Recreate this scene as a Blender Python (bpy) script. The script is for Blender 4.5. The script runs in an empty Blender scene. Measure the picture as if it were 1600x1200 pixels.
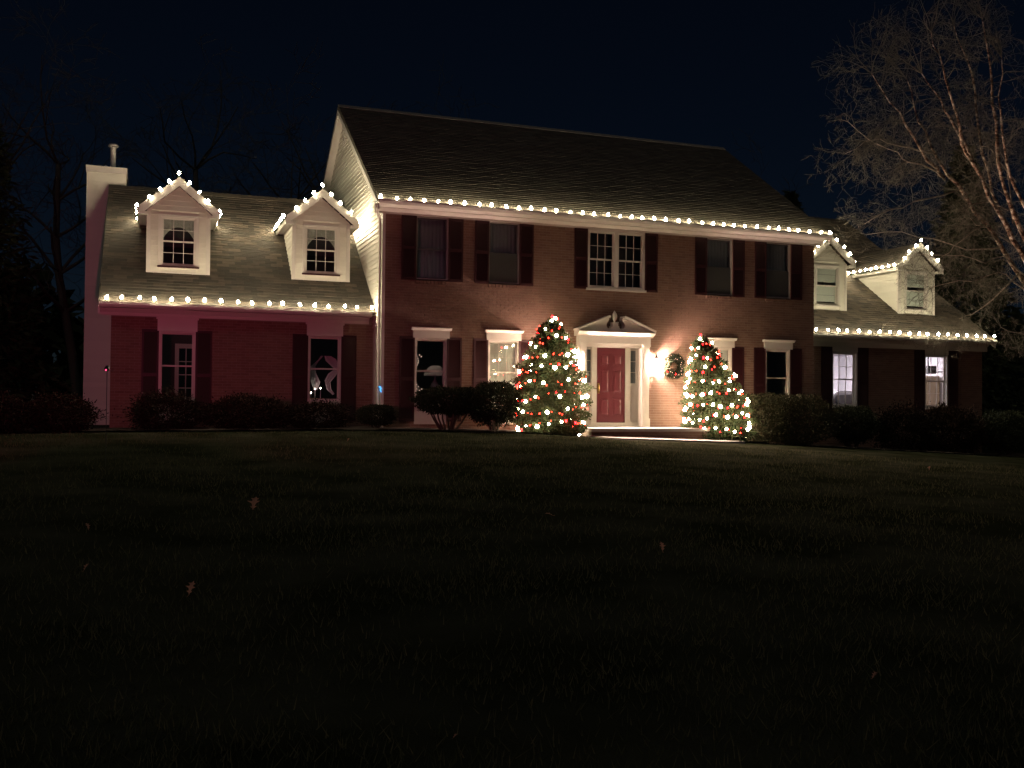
import bpy, math, random
import numpy as np
from mathutils import Vector, Matrix

R = math.radians
SC = bpy.context.scene
COL = SC.collection

# ------------------------------------------------------------------ camera, sky, added night fill, exposure
cam_d = bpy.data.cameras.new('camera')
cam = bpy.data.objects.new('camera', cam_d)
COL.objects.link(cam)
cam_d.sensor_width = 36.0
cam_d.lens = 34.71
cam_d.clip_start = 0.05
cam_d.clip_end = 3000.0
yaw, pitch, roll = R(20.039), R(1.053), R(0.533)
fw = Vector((math.sin(yaw) * math.cos(pitch), math.cos(yaw) * math.cos(pitch), math.sin(pitch)))
rt0 = Vector((math.cos(yaw), -math.sin(yaw), 0))
up0 = rt0.cross(fw)
rt = math.cos(roll) * rt0 + math.sin(roll) * up0
up = -math.sin(roll) * rt0 + math.cos(roll) * up0
m = Matrix((rt, up, -fw)).transposed().to_4x4()
m.translation = Vector((-11.672, -24.071, 1.127))
cam.matrix_world = m
SC.camera = cam

SUN_EL, SUN_AZ = 48.0, 205.0          # weak fill added high behind the photographer, no moon known
NIGHT_FILL = 0.10
SKY = 0.0014
world = bpy.data.worlds.new('World')
SC.world = world
world.use_nodes = True
wn = world.node_tree
wn.nodes.clear()
sky = wn.nodes.new('ShaderNodeTexSky')
sky.sky_type = 'NISHITA'
sky.sun_disc = False
sky.ozone_density = 10.0
sky.air_density = 0.8
sky.dust_density = 0.2
sky.sun_elevation = R(SUN_EL)
sky.sun_rotation = R(SUN_AZ)
bg = wn.nodes.new('ShaderNodeBackground')
bg.inputs['Strength'].default_value = SKY
wo = wn.nodes.new('ShaderNodeOutputWorld')
wn.links.new(sky.outputs[0], bg.inputs[0])
wn.links.new(bg.outputs[0], wo.inputs[0])

sun_d = bpy.data.lights.new('night_fill', 'SUN')  # soft fill light added to lift the dark lawn
sun_d.energy = NIGHT_FILL
sun_d.angle = R(12)
sun_d.color = (1.0, 0.96, 0.90)
sun = bpy.data.objects.new('night_fill', sun_d)
COL.objects.link(sun)
# direction TO the light
sd = Vector((math.sin(R(SUN_AZ)) * math.cos(R(SUN_EL)), math.cos(R(SUN_AZ)) * math.cos(R(SUN_EL)), math.sin(R(SUN_EL))))
sun.rotation_euler = sd.to_track_quat('Z', 'Y').to_euler()

SC.view_settings.view_transform = 'Standard'
SC.view_settings.look = 'None'
SC.view_settings.exposure = 0.0
SC.view_settings.gamma = 1.0
SC.view_settings.use_curve_mapping = False
SC.render.engine = 'CYCLES'
SC.cycles.use_denoising = True
SC.cycles.use_adaptive_sampling = False
SC.cycles.denoising_prefilter = 'ACCURATE'
SC.cycles.use_light_tree = True
SC.cycles.max_bounces = 6
SC.cycles.diffuse_bounces = 3
SC.cycles.glossy_bounces = 3
SC.cycles.transmission_bounces = 4
SC.cycles.transparent_max_bounces = 12
SC.cycles.caustics_reflective = False
SC.cycles.caustics_refractive = False
SC.cycles.sample_clamp_indirect = 3.0

# lamp levels (radiance of the glowing glass)
L_EAVE = 235.0
L_SCONCE = 6600.0
L_TREE_W = 105.0
L_TREE_R = 38.0
L_RED = 15000.0
L_GARAGE = 520.0

# ------------------------------------------------------------------ materials
def nodes_of(name):
    mt = bpy.data.materials.new(name)
    mt.use_nodes = True
    nt = mt.node_tree
    nt.nodes.clear()
    out = nt.nodes.new('ShaderNodeOutputMaterial')
    return mt, nt, out

def pbr(name, col, rough=0.7, var=0.0, island=0.0, scale=8.0, bump=0.0, bscale=60.0, metal=0.0, spec=0.3, col2=None, stretch=None, sheen=0.0):
    """base colour with noise mottling (var), per-piece variation (island) and a fine bump"""
    mt, nt, out = nodes_of(name)
    N, Lk = nt.nodes, nt.links
    p = N.new('ShaderNodeBsdfPrincipled')
    p.inputs['Roughness'].default_value = rough
    p.inputs['Metallic'].default_value = metal
    p.inputs['Specular IOR Level'].default_value = spec
    Lk.new(p.outputs[0], out.inputs[0])
    geo = N.new('ShaderNodeNewGeometry')
    tc = N.new('ShaderNodeTexCoord')
    mp = N.new('ShaderNodeMapping')
    if stretch:
        mp.inputs['Scale'].default_value = stretch
    Lk.new(geo.outputs['Position'], mp.inputs['Vector'])
    nz = N.new('ShaderNodeTexNoise')
    nz.inputs['Scale'].default_value = scale
    nz.inputs['Detail'].default_value = 5
    Lk.new(mp.outputs[0], nz.inputs['Vector'])
    c2 = col2 if col2 else tuple(c * 0.55 for c in col)
    mix = N.new('ShaderNodeMix')
    mix.data_type = 'RGBA'
    mix.inputs[6].default_value = (*col, 1)
    mix.inputs[7].default_value = (*c2, 1)
    mul = N.new('ShaderNodeMath'); mul.operation = 'MULTIPLY'; mul.inputs[1].default_value = var
    Lk.new(nz.outputs[0], mul.inputs[0])
    mul2 = N.new('ShaderNodeMath'); mul2.operation = 'MULTIPLY_ADD'; mul2.inputs[1].default_value = island
    Lk.new(geo.outputs['Random Per Island'], mul2.inputs[0])
    Lk.new(mul.outputs[0], mul2.inputs[2])
    # per-object randomness for pieces that are objects of their own
    oi = N.new('ShaderNodeObjectInfo')
    mul3 = N.new('ShaderNodeMath'); mul3.operation = 'MULTIPLY_ADD'; mul3.inputs[1].default_value = island * 0.6
    mul3.use_clamp = True
    Lk.new(oi.outputs['Random'], mul3.inputs[0])
    Lk.new(mul2.outputs[0], mul3.inputs[2])
    Lk.new(mul3.outputs[0], mix.inputs[0])
    Lk.new(mix.outputs[2], p.inputs['Base Color'])
    if bump > 0:
        n2 = N.new('ShaderNodeTexNoise'); n2.inputs['Scale'].default_value = bscale; n2.inputs['Detail'].default_value = 4
        Lk.new(mp.outputs[0], n2.inputs['Vector'])
        b = N.new('ShaderNodeBump'); b.inputs['Strength'].default_value = bump; b.inputs['Distance'].default_value = 0.01
        Lk.new(n2.outputs[0], b.inputs['Height'])
        Lk.new(b.outputs[0], p.inputs['Normal'])
    return mt

def leaf_mat(name, col, col2, trans=0.25, spec=0.12):
    mt, nt, out = nodes_of(name)
    N, Lk = nt.nodes, nt.links
    geo = N.new('ShaderNodeNewGeometry')
    mix = N.new('ShaderNodeMix'); mix.data_type = 'RGBA'
    mix.inputs[6].default_value = (*col, 1); mix.inputs[7].default_value = (*col2, 1)
    Lk.new(geo.outputs['Random Per Island'], mix.inputs[0])
    d = N.new('ShaderNodeBsdfPrincipled'); d.inputs['Roughness'].default_value = 0.7; d.inputs['Specular IOR Level'].default_value = spec
    t = N.new('ShaderNodeBsdfTranslucent')
    Lk.new(mix.outputs[2], d.inputs['Base Color']); Lk.new(mix.outputs[2], t.inputs[0])
    ms = N.new('ShaderNodeMixShader'); ms.inputs[0].default_value = trans
    Lk.new(d.outputs[0], ms.inputs[1]); Lk.new(t.outputs[0], ms.inputs[2])
    Lk.new(ms.outputs[0], out.inputs[0])
    return mt

def emit(name, col, strength):
    mt, nt, out = nodes_of(name)
    e = nt.nodes.new('ShaderNodeEmission')
    e.inputs[0].default_value = (*col, 1)
    e.inputs[1].default_value = strength
    nt.links.new(e.outputs[0], out.inputs[0])
    return mt

def glass(name, tint=(0.9, 0.92, 0.92), gloss=0.10, rough=0.02):
    mt, nt, out = nodes_of(name)
    N, Lk = nt.nodes, nt.links
    t = N.new('ShaderNodeBsdfTransparent'); t.inputs[0].default_value = (*tint, 1)
    g = N.new('ShaderNodeBsdfGlossy'); g.inputs['Roughness'].default_value = rough
    lw = N.new('ShaderNodeLayerWeight'); lw.inputs[0].default_value = 0.5
    pw = N.new('ShaderNodeMath'); pw.operation = 'POWER'; pw.inputs[1].default_value = 4.5
    Lk.new(lw.outputs['Facing'], pw.inputs[0])
    ad = N.new('ShaderNodeMath'); ad.operation = 'MULTIPLY_ADD'; ad.inputs[1].default_value = 0.8; ad.inputs[2].default_value = gloss * 0.4
    ad.use_clamp = True
    Lk.new(pw.outputs[0], ad.inputs[0])
    ms = N.new('ShaderNodeMixShader')
    Lk.new(ad.outputs[0], ms.inputs[0]); Lk.new(t.outputs[0], ms.inputs[1]); Lk.new(g.outputs[0], ms.inputs[2])
    Lk.new(ms.outputs[0], out.inputs[0])
    return mt

M = {}
M['brick'] = pbr('brick', (0.25, 0.152, 0.113), 0.85, 0.35, 0.42, 3.0, 0.5, 90, col2=(0.125, 0.068, 0.052))
M['mortar'] = pbr('mortar', (0.30, 0.24, 0.20), 0.95, 0.5, 0, 6, 0.4, 150)
M['siding'] = pbr('siding', (0.78, 0.75, 0.66), 0.55, 0.12, 0.22, 2.0, 0.08, 40)
M['trim'] = pbr('trim', (0.66, 0.62, 0.57), 0.45, 0.10, 0.05, 4.0)
M['shutter'] = pbr('shutter', (0.042, 0.011, 0.014), 0.5, 0.4, 0.1, 5.0, 0.1, 80)
M['door'] = pbr('door', (0.135, 0.030, 0.040), 0.28, 0.15, 0, 4.0, spec=0.5)
M['shingle'] = pbr('shingle', (0.195, 0.155, 0.112), 0.9, 0.6, 0.7, 1.3, 0.6, 220, col2=(0.060, 0.052, 0.043))
M['shingle_dark'] = pbr('shingle_dark', (0.180, 0.158, 0.122), 0.95, 0.5, 0.6, 1.3, 0.6, 220, col2=(0.090, 0.080, 0.066), spec=0.05)
M['ridge'] = pbr('ridge', (0.30, 0.27, 0.23), 0.8, 0.4, 0.2, 3)
M['gutter'] = pbr('gutter', (0.72, 0.69, 0.63), 0.4, 0.15, 0, 3)
M['wire'] = pbr('wire', (0.02, 0.05, 0.025), 0.5)
M['socket'] = pbr('socket', (0.02, 0.045, 0.025), 0.5)
M['brass'] = pbr('brass', (0.60, 0.42, 0.16), 0.3, metal=1.0)
M['black_metal'] = pbr('black_metal', (0.02, 0.02, 0.022), 0.4, spec=0.5)
M['flue'] = pbr('flue', (0.55, 0.53, 0.50), 0.45, 0.3, 0, 6, metal=0.3)
M['slab'] = pbr('slab', (0.46, 0.43, 0.40), 0.85, 0.5, 0.1, 5, 0.3, 70)
M['mulch'] = pbr('mulch', (0.050, 0.034, 0.024), 0.95, 0.9, 0, 14, 1.0, 45, col2=(0.014, 0.010, 0.008))
M['lawn'] = pbr('lawn', (0.085, 0.088, 0.062), 1.0, 1.6, 0, 0.9, 1.0, 55, col2=(0.022, 0.025, 0.013), spec=0.0)
M['grass'] = leaf_mat('grass', (0.040, 0.052, 0.024), (0.110, 0.104, 0.062), 0.3, 0.0)
M['glass'] = glass('glass')
M['glass_dark'] = glass('glass_dark', (0.5, 0.52, 0.55), 0.12)
M['room'] = pbr('room', (0.42, 0.38, 0.34), 0.9, 0.2, 0, 2)
M['room_dark'] = pbr('room_dark', (0.10, 0.09, 0.085), 0.9, 0.2, 0, 2)
M['garage_wall'] = pbr('garage_wall', (0.70, 0.68, 0.72), 0.9, 0.1, 0, 2)
M['floor_in'] = pbr('floor_in', (0.25, 0.22, 0.19), 0.8, 0.4, 0, 3)
M['blind'] = pbr('blind', (0.74, 0.76, 0.68), 0.85, 0.15, 0.05, 4)
M['blind_grey'] = pbr('blind_grey', (0.29, 0.32, 0.34), 0.85, 0.25, 0.05, 4)
M['storm_frame'] = pbr('storm_frame', (0.42, 0.39, 0.38), 0.5, 0.15, 0, 4)
M['storm_sash'] = pbr('storm_sash', (0.10, 0.10, 0.105), 0.5, 0.15, 0, 4)
M['screen'] = pbr('screen', (0.055, 0.058, 0.055), 0.9, 0.2, 0, 6)
M['valance'] = pbr('valance', (0.62, 0.63, 0.55), 0.9, 0.6, 0, 22, col2=(0.14, 0.17, 0.11))
M['shade_cloth'] = leaf_mat('shade_cloth', (0.72, 0.70, 0.68), (0.66, 0.64, 0.62), 0.55, 0.0)
M['fabric_white'] = pbr('fabric_white', (0.72, 0.70, 0.70), 0.9, 0.15, 0, 6)
M['yew'] = leaf_mat('yew', (0.016, 0.026, 0.013), (0.034, 0.036, 0.019), 0.12)
M['boxwood'] = leaf_mat('boxwood', (0.022, 0.030, 0.013), (0.048, 0.040, 0.022), 0.15)
M['rust_shrub'] = leaf_mat('rust_shrub', (0.030, 0.016, 0.012), (0.016, 0.015, 0.010), 0.0, 0.03)
M['spruce'] = leaf_mat('spruce', (0.030, 0.055, 0.026), (0.075, 0.078, 0.036), 0.2)
M['evergreen_far'] = leaf_mat('evergreen_far', (0.030, 0.042, 0.020), (0.050, 0.055, 0.026), 0.15)
M['bark'] = pbr('bark', (0.10, 0.085, 0.070), 0.95, 0.6, 0, 6, 0.6, 40)
def birch_mat():
    mt, nt, out = nodes_of('birch_bark')
    N, Lk = nt.nodes, nt.links
    p = N.new('ShaderNodeBsdfPrincipled'); p.inputs['Roughness'].default_value = 0.85; p.inputs['Specular IOR Level'].default_value = 0.1
    g = N.new('ShaderNodeNewGeometry')
    mp = N.new('ShaderNodeMapping'); mp.inputs['Scale'].default_value = (1, 1, 1.4)
    Lk.new(g.outputs['Position'], mp.inputs['Vector'])
    n1 = N.new('ShaderNodeTexNoise'); n1.inputs['Scale'].default_value = 5.5; n1.inputs['Detail'].default_value = 4; n1.inputs['Roughness'].default_value = 0.65
    Lk.new(mp.outputs[0], n1.inputs['Vector'])
    r = N.new('ShaderNodeValToRGB')
    e = r.color_ramp.elements
    e[0].position = 0.42; e[0].color = (0.055, 0.028, 0.020, 1)
    e[1].position = 0.62; e[1].color = (0.74, 0.60, 0.50, 1)
    k = e.new(0.50); k.color = (0.30, 0.17, 0.12, 1)
    Lk.new(n1.outputs[0], r.inputs[0]); Lk.new(r.outputs[0], p.inputs['Base Color'])
    b = N.new('ShaderNodeBump'); b.inputs['Strength'].default_value = 0.8; b.inputs['Distance'].default_value = 0.02
    Lk.new(n1.outputs[0], b.inputs['Height']); Lk.new(b.outputs[0], p.inputs['Normal'])
    Lk.new(p.outputs[0], out.inputs[0])
    return mt
M['birch_bark'] = birch_mat()
M['twig'] = pbr('twig', (0.135, 0.118, 0.094), 0.9, 0.5, 0, 3)
M['branch'] = pbr('branch', (0.50, 0.40, 0.33), 0.9, 0.8, 0, 6)
M['twig_far'] = pbr('twig_far', (0.11, 0.100, 0.088), 0.9, 0.5, 0, 3)
M['oak_leaf'] = leaf_mat('oak_leaf', (0.42, 0.20, 0.15), (0.34, 0.19, 0.15), 0.40)
M['car_paint'] = pbr('car_paint', (0.55, 0.56, 0.60), 0.25, metal=0.6, spec=0.5)
M['car_glass'] = pbr('car_glass', (0.03, 0.03, 0.035), 0.08, spec=0.6)
M['tyre'] = pbr('tyre', (0.02, 0.02, 0.02), 0.85)
M['cabinet'] = pbr('cabinet', (0.55, 0.46, 0.33), 0.6, 0.2, 0, 3)
M['e_eave'] = emit('e_eave', (1.0, 0.86, 0.57), L_EAVE)
M['e_sconce'] = emit('e_sconce', (1.0, 0.66, 0.54), L_SCONCE)
M['e_tree_white'] = emit('e_tree_white', (1.0, 0.80, 0.52), L_TREE_W)
M['e_tree_red'] = emit('e_tree_red', (1.0, 0.006, 0.008), L_TREE_R)
M['e_tree_pink'] = emit('e_tree_pink', (1.0, 0.026, 0.014), L_TREE_R * 0.6)
M['e_mini'] = emit('e_mini', (1.0, 0.62, 0.50), 2.6)
M['e_candle'] = emit('e_candle', (1.0, 0.78, 0.66), 30.0)
M['e_red'] = emit('e_red', (1.0, 0.14, 0.27), L_RED)
M['e_red_dot'] = emit('e_red_dot', (1.0, 0.06, 0.16), 3.0)
M['e_blue'] = emit('e_blue', (0.10, 0.45, 1.0), 1.6)
M['e_garage'] = emit('e_garage', (1.0, 0.86, 0.92), L_GARAGE)
M['e_lamp_dim'] = emit('e_lamp_dim', (1.0, 0.80, 0.68), 9.0)
M['e_lamp'] = emit('e_lamp', (1.0, 0.80, 0.66), 22.0)

# ------------------------------------------------------------------ mesh helpers
ORG = {}
class MB:
    def __init__(self): self.v, self.f = [], []
    def add(self, vs, fs):
        o = len(self.v); self.v += [tuple(q) for q in vs]; self.f += [tuple(i + o for i in q) for q in fs]; return self
    def box(self, x0, x1, y0, y1, z0, z1):
        vs = [(x0,y0,z0),(x1,y0,z0),(x1,y1,z0),(x0,y1,z0),(x0,y0,z1),(x1,y0,z1),(x1,y1,z1),(x0,y1,z1)]
        return self.add(vs, [(0,3,2,1),(4,5,6,7),(0,1,5,4),(1,2,6,5),(2,3,7,6),(3,0,4,7)])
    def hexa(self, b, t):            # four bottom points, four top points (counter-clockwise from above)
        return self.add(list(b) + list(t), [(3,2,1,0),(4,5,6,7),(0,1,5,4),(1,2,6,5),(2,3,7,6),(3,0,4,7)])
    def prism(self, poly, axis, a, b):
        """poly: 2-D points; axis 'x': poly=(y,z), 'y': poly=(x,z), 'z': poly=(x,y)"""
        def P(q, t): return (t, q[0], q[1]) if axis == 'x' else (q[0], t, q[1]) if axis == 'y' else (q[0], q[1], t)
        n = len(poly)
        vs = [P(q, a) for q in poly] + [P(q, b) for q in poly]
        fs = [tuple(range(n - 1, -1, -1)), tuple(range(n, 2 * n))] + [(i, (i + 1) % n, n + (i + 1) % n, n + i) for i in range(n)]
        return self.add(vs, fs)
    def lathe(self, prof, c, seg=12, axis='z'):
        vs, fs = [], []
        for r, h in prof:
            for k in range(seg):
                a = 2 * math.pi * k / seg
                x, y = r * math.cos(a), r * math.sin(a)
                vs.append((c[0] + x, c[1] + y, c[2] + h) if axis == 'z' else (c[0] + x, c[1] + h, c[2] + y) if axis == 'y' else (c[0] + h, c[1] + x, c[2] + y))
        n = len(prof)
        for i in range(n - 1):
            for k in range(seg):
                k2 = (k + 1) % seg
                fs.append((i*seg+k, i*seg+k2, (i+1)*seg+k2, (i+1)*seg+k))
        fs.append(tuple(range(seg - 1, -1, -1))); fs.append(tuple((n-1)*seg + k for k in range(seg)))
        return self.add(vs, fs)
    def tube(self, pts, rad, seg=5, cap=True):
        pts = [Vector(p) for p in pts]
        n = len(pts)
        if not hasattr(rad, '__len__'): rad = [rad] * n
        vs, fs = [], []
        t = (pts[1] - pts[0]).normalized()
        u = t.orthogonal().normalized()
        for i in range(n):
            t = (pts[min(i+1, n-1)] - pts[max(i-1, 0)])
            t = t.normalized() if t.length > 1e-9 else Vector((0,0,1))
            u = (u - t * u.dot(t))
            u = u.normalized() if u.length > 1e-6 else t.orthogonal().normalized()
            w = t.cross(u)
            for k in range(seg):
                a = 2 * math.pi * k / seg
                vs.append(pts[i] + (u * math.cos(a) + w * math.sin(a)) * rad[i])
        for i in range(n - 1):
            for k in range(seg):
                k2 = (k + 1) % seg
                fs.append((i*seg+k, i*seg+k2, (i+1)*seg+k2, (i+1)*seg+k))
        if cap:
            fs.append(tuple(range(seg - 1, -1, -1))); fs.append(tuple((n-1)*seg + k for k in range(seg)))
        return self.add(vs, fs)
    def mesh(self, name, mat, org=(0,0,0), smooth=False):
        me = bpy.data.meshes.new(name)
        o = org
        me.from_pydata([(x - o[0], y - o[1], z - o[2]) for x, y, z in self.v], [], self.f)
        me.materials.append(mat)
        if smooth:
            me.polygons.foreach_set('use_smooth', [True] * len(me.polygons))
        me.update()
        return me
    def build(self, name, mat, parent=None, smooth=False, stuff=False, at=None):
        """at: the piece's own origin in world space (default: its parent's)"""
        po = ORG.get(parent.name, (0,0,0)) if parent else (0,0,0)
        org = at if at is not None else po
        ob = bpy.data.objects.new(name, self.mesh(name, mat, org, smooth))
        return link(ob, parent, org, stuff)

def link(ob, parent=None, org=(0,0,0), stuff=False):
    COL.objects.link(ob)
    po = ORG.get(parent.name, (0,0,0)) if parent else (0,0,0)
    if parent: ob.parent = parent
    ob.location = (org[0]-po[0], org[1]-po[1], org[2]-po[2])
    ORG[ob.name] = tuple(org)
    if stuff: ob['kind'] = 'stuff'
    return ob

def inst(name, me, parent, org, rot=None, scale=None):
    ob = bpy.data.objects.new(name, me)
    link(ob, parent, org)
    if rot is not None: ob.rotation_euler = rot
    if scale is not None: ob.scale = scale
    return ob

def tag(o, label, cat, group=None):
    o['label'] = label; o['category'] = cat
    if group: o['group'] = group
    return o

def thing(name, label, cat, base=(0,0,0), group=None):
    o = bpy.data.objects.new(name, None)
    o.empty_display_size = 0.2
    link(o, None, base)
    return tag(o, label, cat, group)

def holder(name, parent, org):
    o = bpy.data.objects.new(name, None)
    o.empty_display_size = 0.1
    return link(o, parent, org)

def arrays_mesh(name, V, F, mat, org=(0,0,0)):
    """V (n,3), F (m,k) of one face size"""
    me = bpy.data.meshes.new(name)
    V = np.asarray(V, np.float32) - np.asarray(org, np.float32)
    F = np.asarray(F, np.int32); k = F.shape[1]
    me.vertices.add(len(V)); me.vertices.foreach_set('co', V.ravel())
    me.loops.add(F.size); me.loops.foreach_set('vertex_index', F.ravel())
    me.polygons.add(len(F)); me.polygons.foreach_set('loop_start', np.arange(0, F.size, k, dtype=np.int32))
    me.materials.append(mat)
    me.update(calc_edges=True); me.validate()
    return me

def leaf_cloud(P, size, rng, out=None, spread=0.35, aspect=0.42):
    """small pointed four-corner leaves at points P; out: outward directions the leaves roughly follow"""
    n = len(P)
    d = rng.normal(size=(n,3))
    if out is not None: d = d * spread * 2 + out
    d /= np.linalg.norm(d, axis=1)[:,None] + 1e-9
    s = rng.normal(size=(n,3)); s -= (s*d).sum(1)[:,None]*d; s /= np.linalg.norm(s, axis=1)[:,None] + 1e-9
    L = size * (0.6 + 0.8*rng.random(n))[:,None]
    A = P; B = P + d*L*0.5 + s*L*aspect*0.5; C = P + d*L; D = P + d*L*0.5 - s*L*aspect*0.5
    V = np.stack([A,B,C,D],1).reshape(-1,3)
    F = np.arange(4*n).reshape(n,4)
    return V, F

# ------------------------------------------------------------------ ground
def smooth(t): t = min(1, max(0, t)); return t*t*(3-2*t)
ZX = [-30, -15, -6.5, -3.3, -1.15, 1.9, 5.1, 13, 20]
ZY = [0.30, 0.38, 0.44, 0.38, 0.27, 0.17, 0.0, -0.40, -0.62]
def zh(x): return float(np.interp(x, ZX, ZY))
def gz(x, y):
    t = min(1, max(0, (y + 24.0)/22.2))
    zc = -0.42 - 0.004*(min(20, max(-30, x)) + 12)
    t2 = 0.45*t + 0.55*smooth(t)
    z = zc + (zh(x) - zc)*t2
    if y < -24: z = zc + 0.004*(y+24)*0
    return z

def grid_sheet(name, xs, ys, fz, mat, dz=0.0):
    V = [(x, y, fz(x, y) + dz) for y in ys for x in xs]
    nx = len(xs)
    F = [(j*nx+i, j*nx+i+1, (j+1)*nx+i+1, (j+1)*nx+i) for j in range(len(ys)-1) for i in range(nx-1)]
    ob = bpy.data.objects.new(name, arrays_mesh(name, V, F, mat))
    COL.objects.link(ob); ob['kind'] = 'structure'
    ob.data.polygons.foreach_set('use_smooth', [True]*len(ob.data.polygons))
    return ob

xs = [-400,-200,-100,-60] + [-40 + 1.0*i for i in range(81)] + [60,100,200,400]
ys = [-300,-120,-60,-40] + [-30 + 1.0*i for i in range(61)] + [45,70,110,200,400]
grid_sheet('lawn', xs, ys, gz, M['lawn'])

rng0 = np.random.default_rng(4)
# planting bed along the house front, a low wavy-edged sheet of bark mulch
bx = np.linspace(-17, 20, 112)
V, F = [], []
for i, x in enumerate(bx):
    ye = -1.95 + 0.10*math.sin(x*0.9) + 0.06*math.sin(x*2.3+1) + (0.55 if x < -6.6 else 0) * smooth((-x-6.0)/2)
    for j in range(7):
        t = j/6
        y = ye + (1.3 - ye)*t
        V.append((x, y, gz(x, y) + 0.03 + 0.02*rng0.random()))
for i in range(len(bx)-1):
    for j in range(6):
        a = i*7 + j
        F.append((a, a+7, a+8, a+1))
mb_ = bpy.data.objects.new('mulch_bed', arrays_mesh('mulch_bed', V, F, M['mulch']))
COL.objects.link(mb_); mb_['kind'] = 'structure'

# grass blades over the nearer lawn (inside what the lens sees and a margin)
def grass():
    rng = np.random.default_rng(11)
    n = 90000
    c = np.array([-11.672, -24.071])
    dist = 2.6 + 20.5 * rng.random(n)**1.5
    ang = yaw + np.radians(rng.uniform(-34, 34, n))
    x = c[0] + dist*np.sin(ang); y = c[1] + dist*np.cos(ang)
    ok = y < -2.0
    x, y, dist = x[ok], y[ok], dist[ok]
    # clump density
    keep = rng.random(len(x)) < 0.55 + 0.45*np.sin(x*1.9+np.sin(y*1.3)*2)*np.sin(y*2.1+x*0.7)
    x, y, dist = x[keep], y[keep], dist[keep]
    n = len(x)
    z = np.array([gz(a, b) for a, b in zip(x, y)]) - 0.005
    h = (0.035 + 0.045*rng.random(n))
    w = 0.0022 + 0.0009*np.sqrt(dist)
    a = rng.uniform(0, 2*np.pi, n); lean = rng.normal(0, 0.45, (n,2))*h[:,None]
    dx, dy = np.cos(a)*w, np.sin(a)*w
    A = np.stack([x-dx, y-dy, z],1); B = np.stack([x+dx, y+dy, z],1)
    Cc = np.stack([x+lean[:,0], y+lean[:,1], z+h],1)
    V = np.stack([A,B,Cc],1).reshape(-1,3)
    me = arrays_mesh('grass', V, np.arange(3*n).reshape(n,3), M['grass'])
    ob = bpy.data.objects.new('grass', me); COL.objects.link(ob)
    ob['kind'] = 'stuff'; ob['label'] = 'dark short winter lawn grass in front of the house'; ob['category'] = 'grass'
grass()

# ------------------------------------------------------------------ the house
house = thing('house', 'long brick house with two lower wings, cream gables and maroon shutters', 'house', (0.08, 0, 0.2))
XL, XR = -6.32, 6.48
CX = 0.08
YW = 1.06                                                  # front wall of both wings
LWX0, GWX1 = -12.6, 13.9

def wall_front(x0, x1, z0, z1, y, th, holes):
    """wall slab facing -y with rectangular holes, as non-overlapping boxes (faces between cells never drawn double)"""
    X = sorted({x0, x1, *[h[0] for h in holes], *[h[1] for h in holes]})
    Z = sorted({z0, z1, *[h[2] for h in holes], *[h[3] for h in holes]})
    X = [x for x in X if x0 <= x <= x1]; Z = [z for z in Z if z0 <= z <= z1]
    def solid(i, j):
        if i < 0 or j < 0 or i >= len(X)-1 or j >= len(Z)-1: return False
        cx, cz = (X[i]+X[i+1])/2, (Z[j]+Z[j+1])/2
        return not any(h[0] < cx < h[1] and h[2] < cz < h[3] for h in holes)
    b = MB()
    for i in range(len(X)-1):
        for j in range(len(Z)-1):
            if not solid(i, j): continue
            a, c, d, e = X[i], X[i+1], Z[j], Z[j+1]
            b.add([(a,y,d),(c,y,d),(c,y,e),(a,y,e)], [(0,1,2,3)])
            b.add([(a,y+th,d),(c,y+th,d),(c,y+th,e),(a,y+th,e)], [(3,2,1,0)])
            if not solid(i-1, j): b.add([(a,y,d),(a,y,e),(a,y+th,e),(a,y+th,d)], [(0,1,2,3)])
            if not solid(i+1, j): b.add([(c,y,d),(c,y+th,d),(c,y+th,e),(c,y,e)], [(0,1,2,3)])
            if not solid(i, j-1): b.add([(a,y,d),(a,y+th,d),(c,y+th,d),(c,y,d)], [(0,1,2,3)])
            if not solid(i, j+1): b.add([(a,y,e),(c,y,e),(c,y+th,e),(a,y+th,e)], [(0,1,2,3)])
    return b

BRICKS_SINGLE = []
def bricks(x0, x1, z0, z1, y, holes, seed, single=None):
    """running bond of bricks standing 6 mm proud of the mortar; returns the joined rest"""
    rng = random.Random(seed)
    bl, bh, gap = 0.203, 0.0577, 0.010
    b = MB()
    k = 0
    z = z0
    while z < z1 - 0.02:
        zt = min(z + bh, z1)
        off = (bl + gap)/2 if k % 2 else 0.0
        x = x0 - off
        while x < x1:
            a, c = max(x, x0), min(x + bl, x1)
            segs = [(a, c)]
            for h in holes:
                if h[2] < zt - 0.005 and h[3] > z + 0.005:
                    ns = []
                    for s in segs:
                        if h[1] <= s[0] or h[0] >= s[1]: ns.append(s)
                        else:
                            if h[0] - s[0] > 0.02: ns.append((s[0], h[0]))
                            if s[1] - h[1] > 0.02: ns.append((h[1], s[1]))
                    segs = ns
            for (s, e) in segs:
                if e - s < 0.02: continue
                p = 0.006 + rng.uniform(-0.0022, 0.003)
                if single and e - s > 0.19 and single(s, z):
                    BRICKS_SINGLE.append((s, z, y, p)); continue
                vs = [(s,y-p,z),(e,y-p,z),(e,y-p,zt),(s,y-p,zt),(s,y+0.01,z),(e,y+0.01,z),(e,y+0.01,zt),(s,y+0.01,zt)]
                b.add(vs, [(0,1,2,3),(0,4,5,1),(3,2,6,7),(0,3,7,4),(1,5,6,2)])
            x += bl + gap
        z += bh + gap; k += 1
    return b

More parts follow.
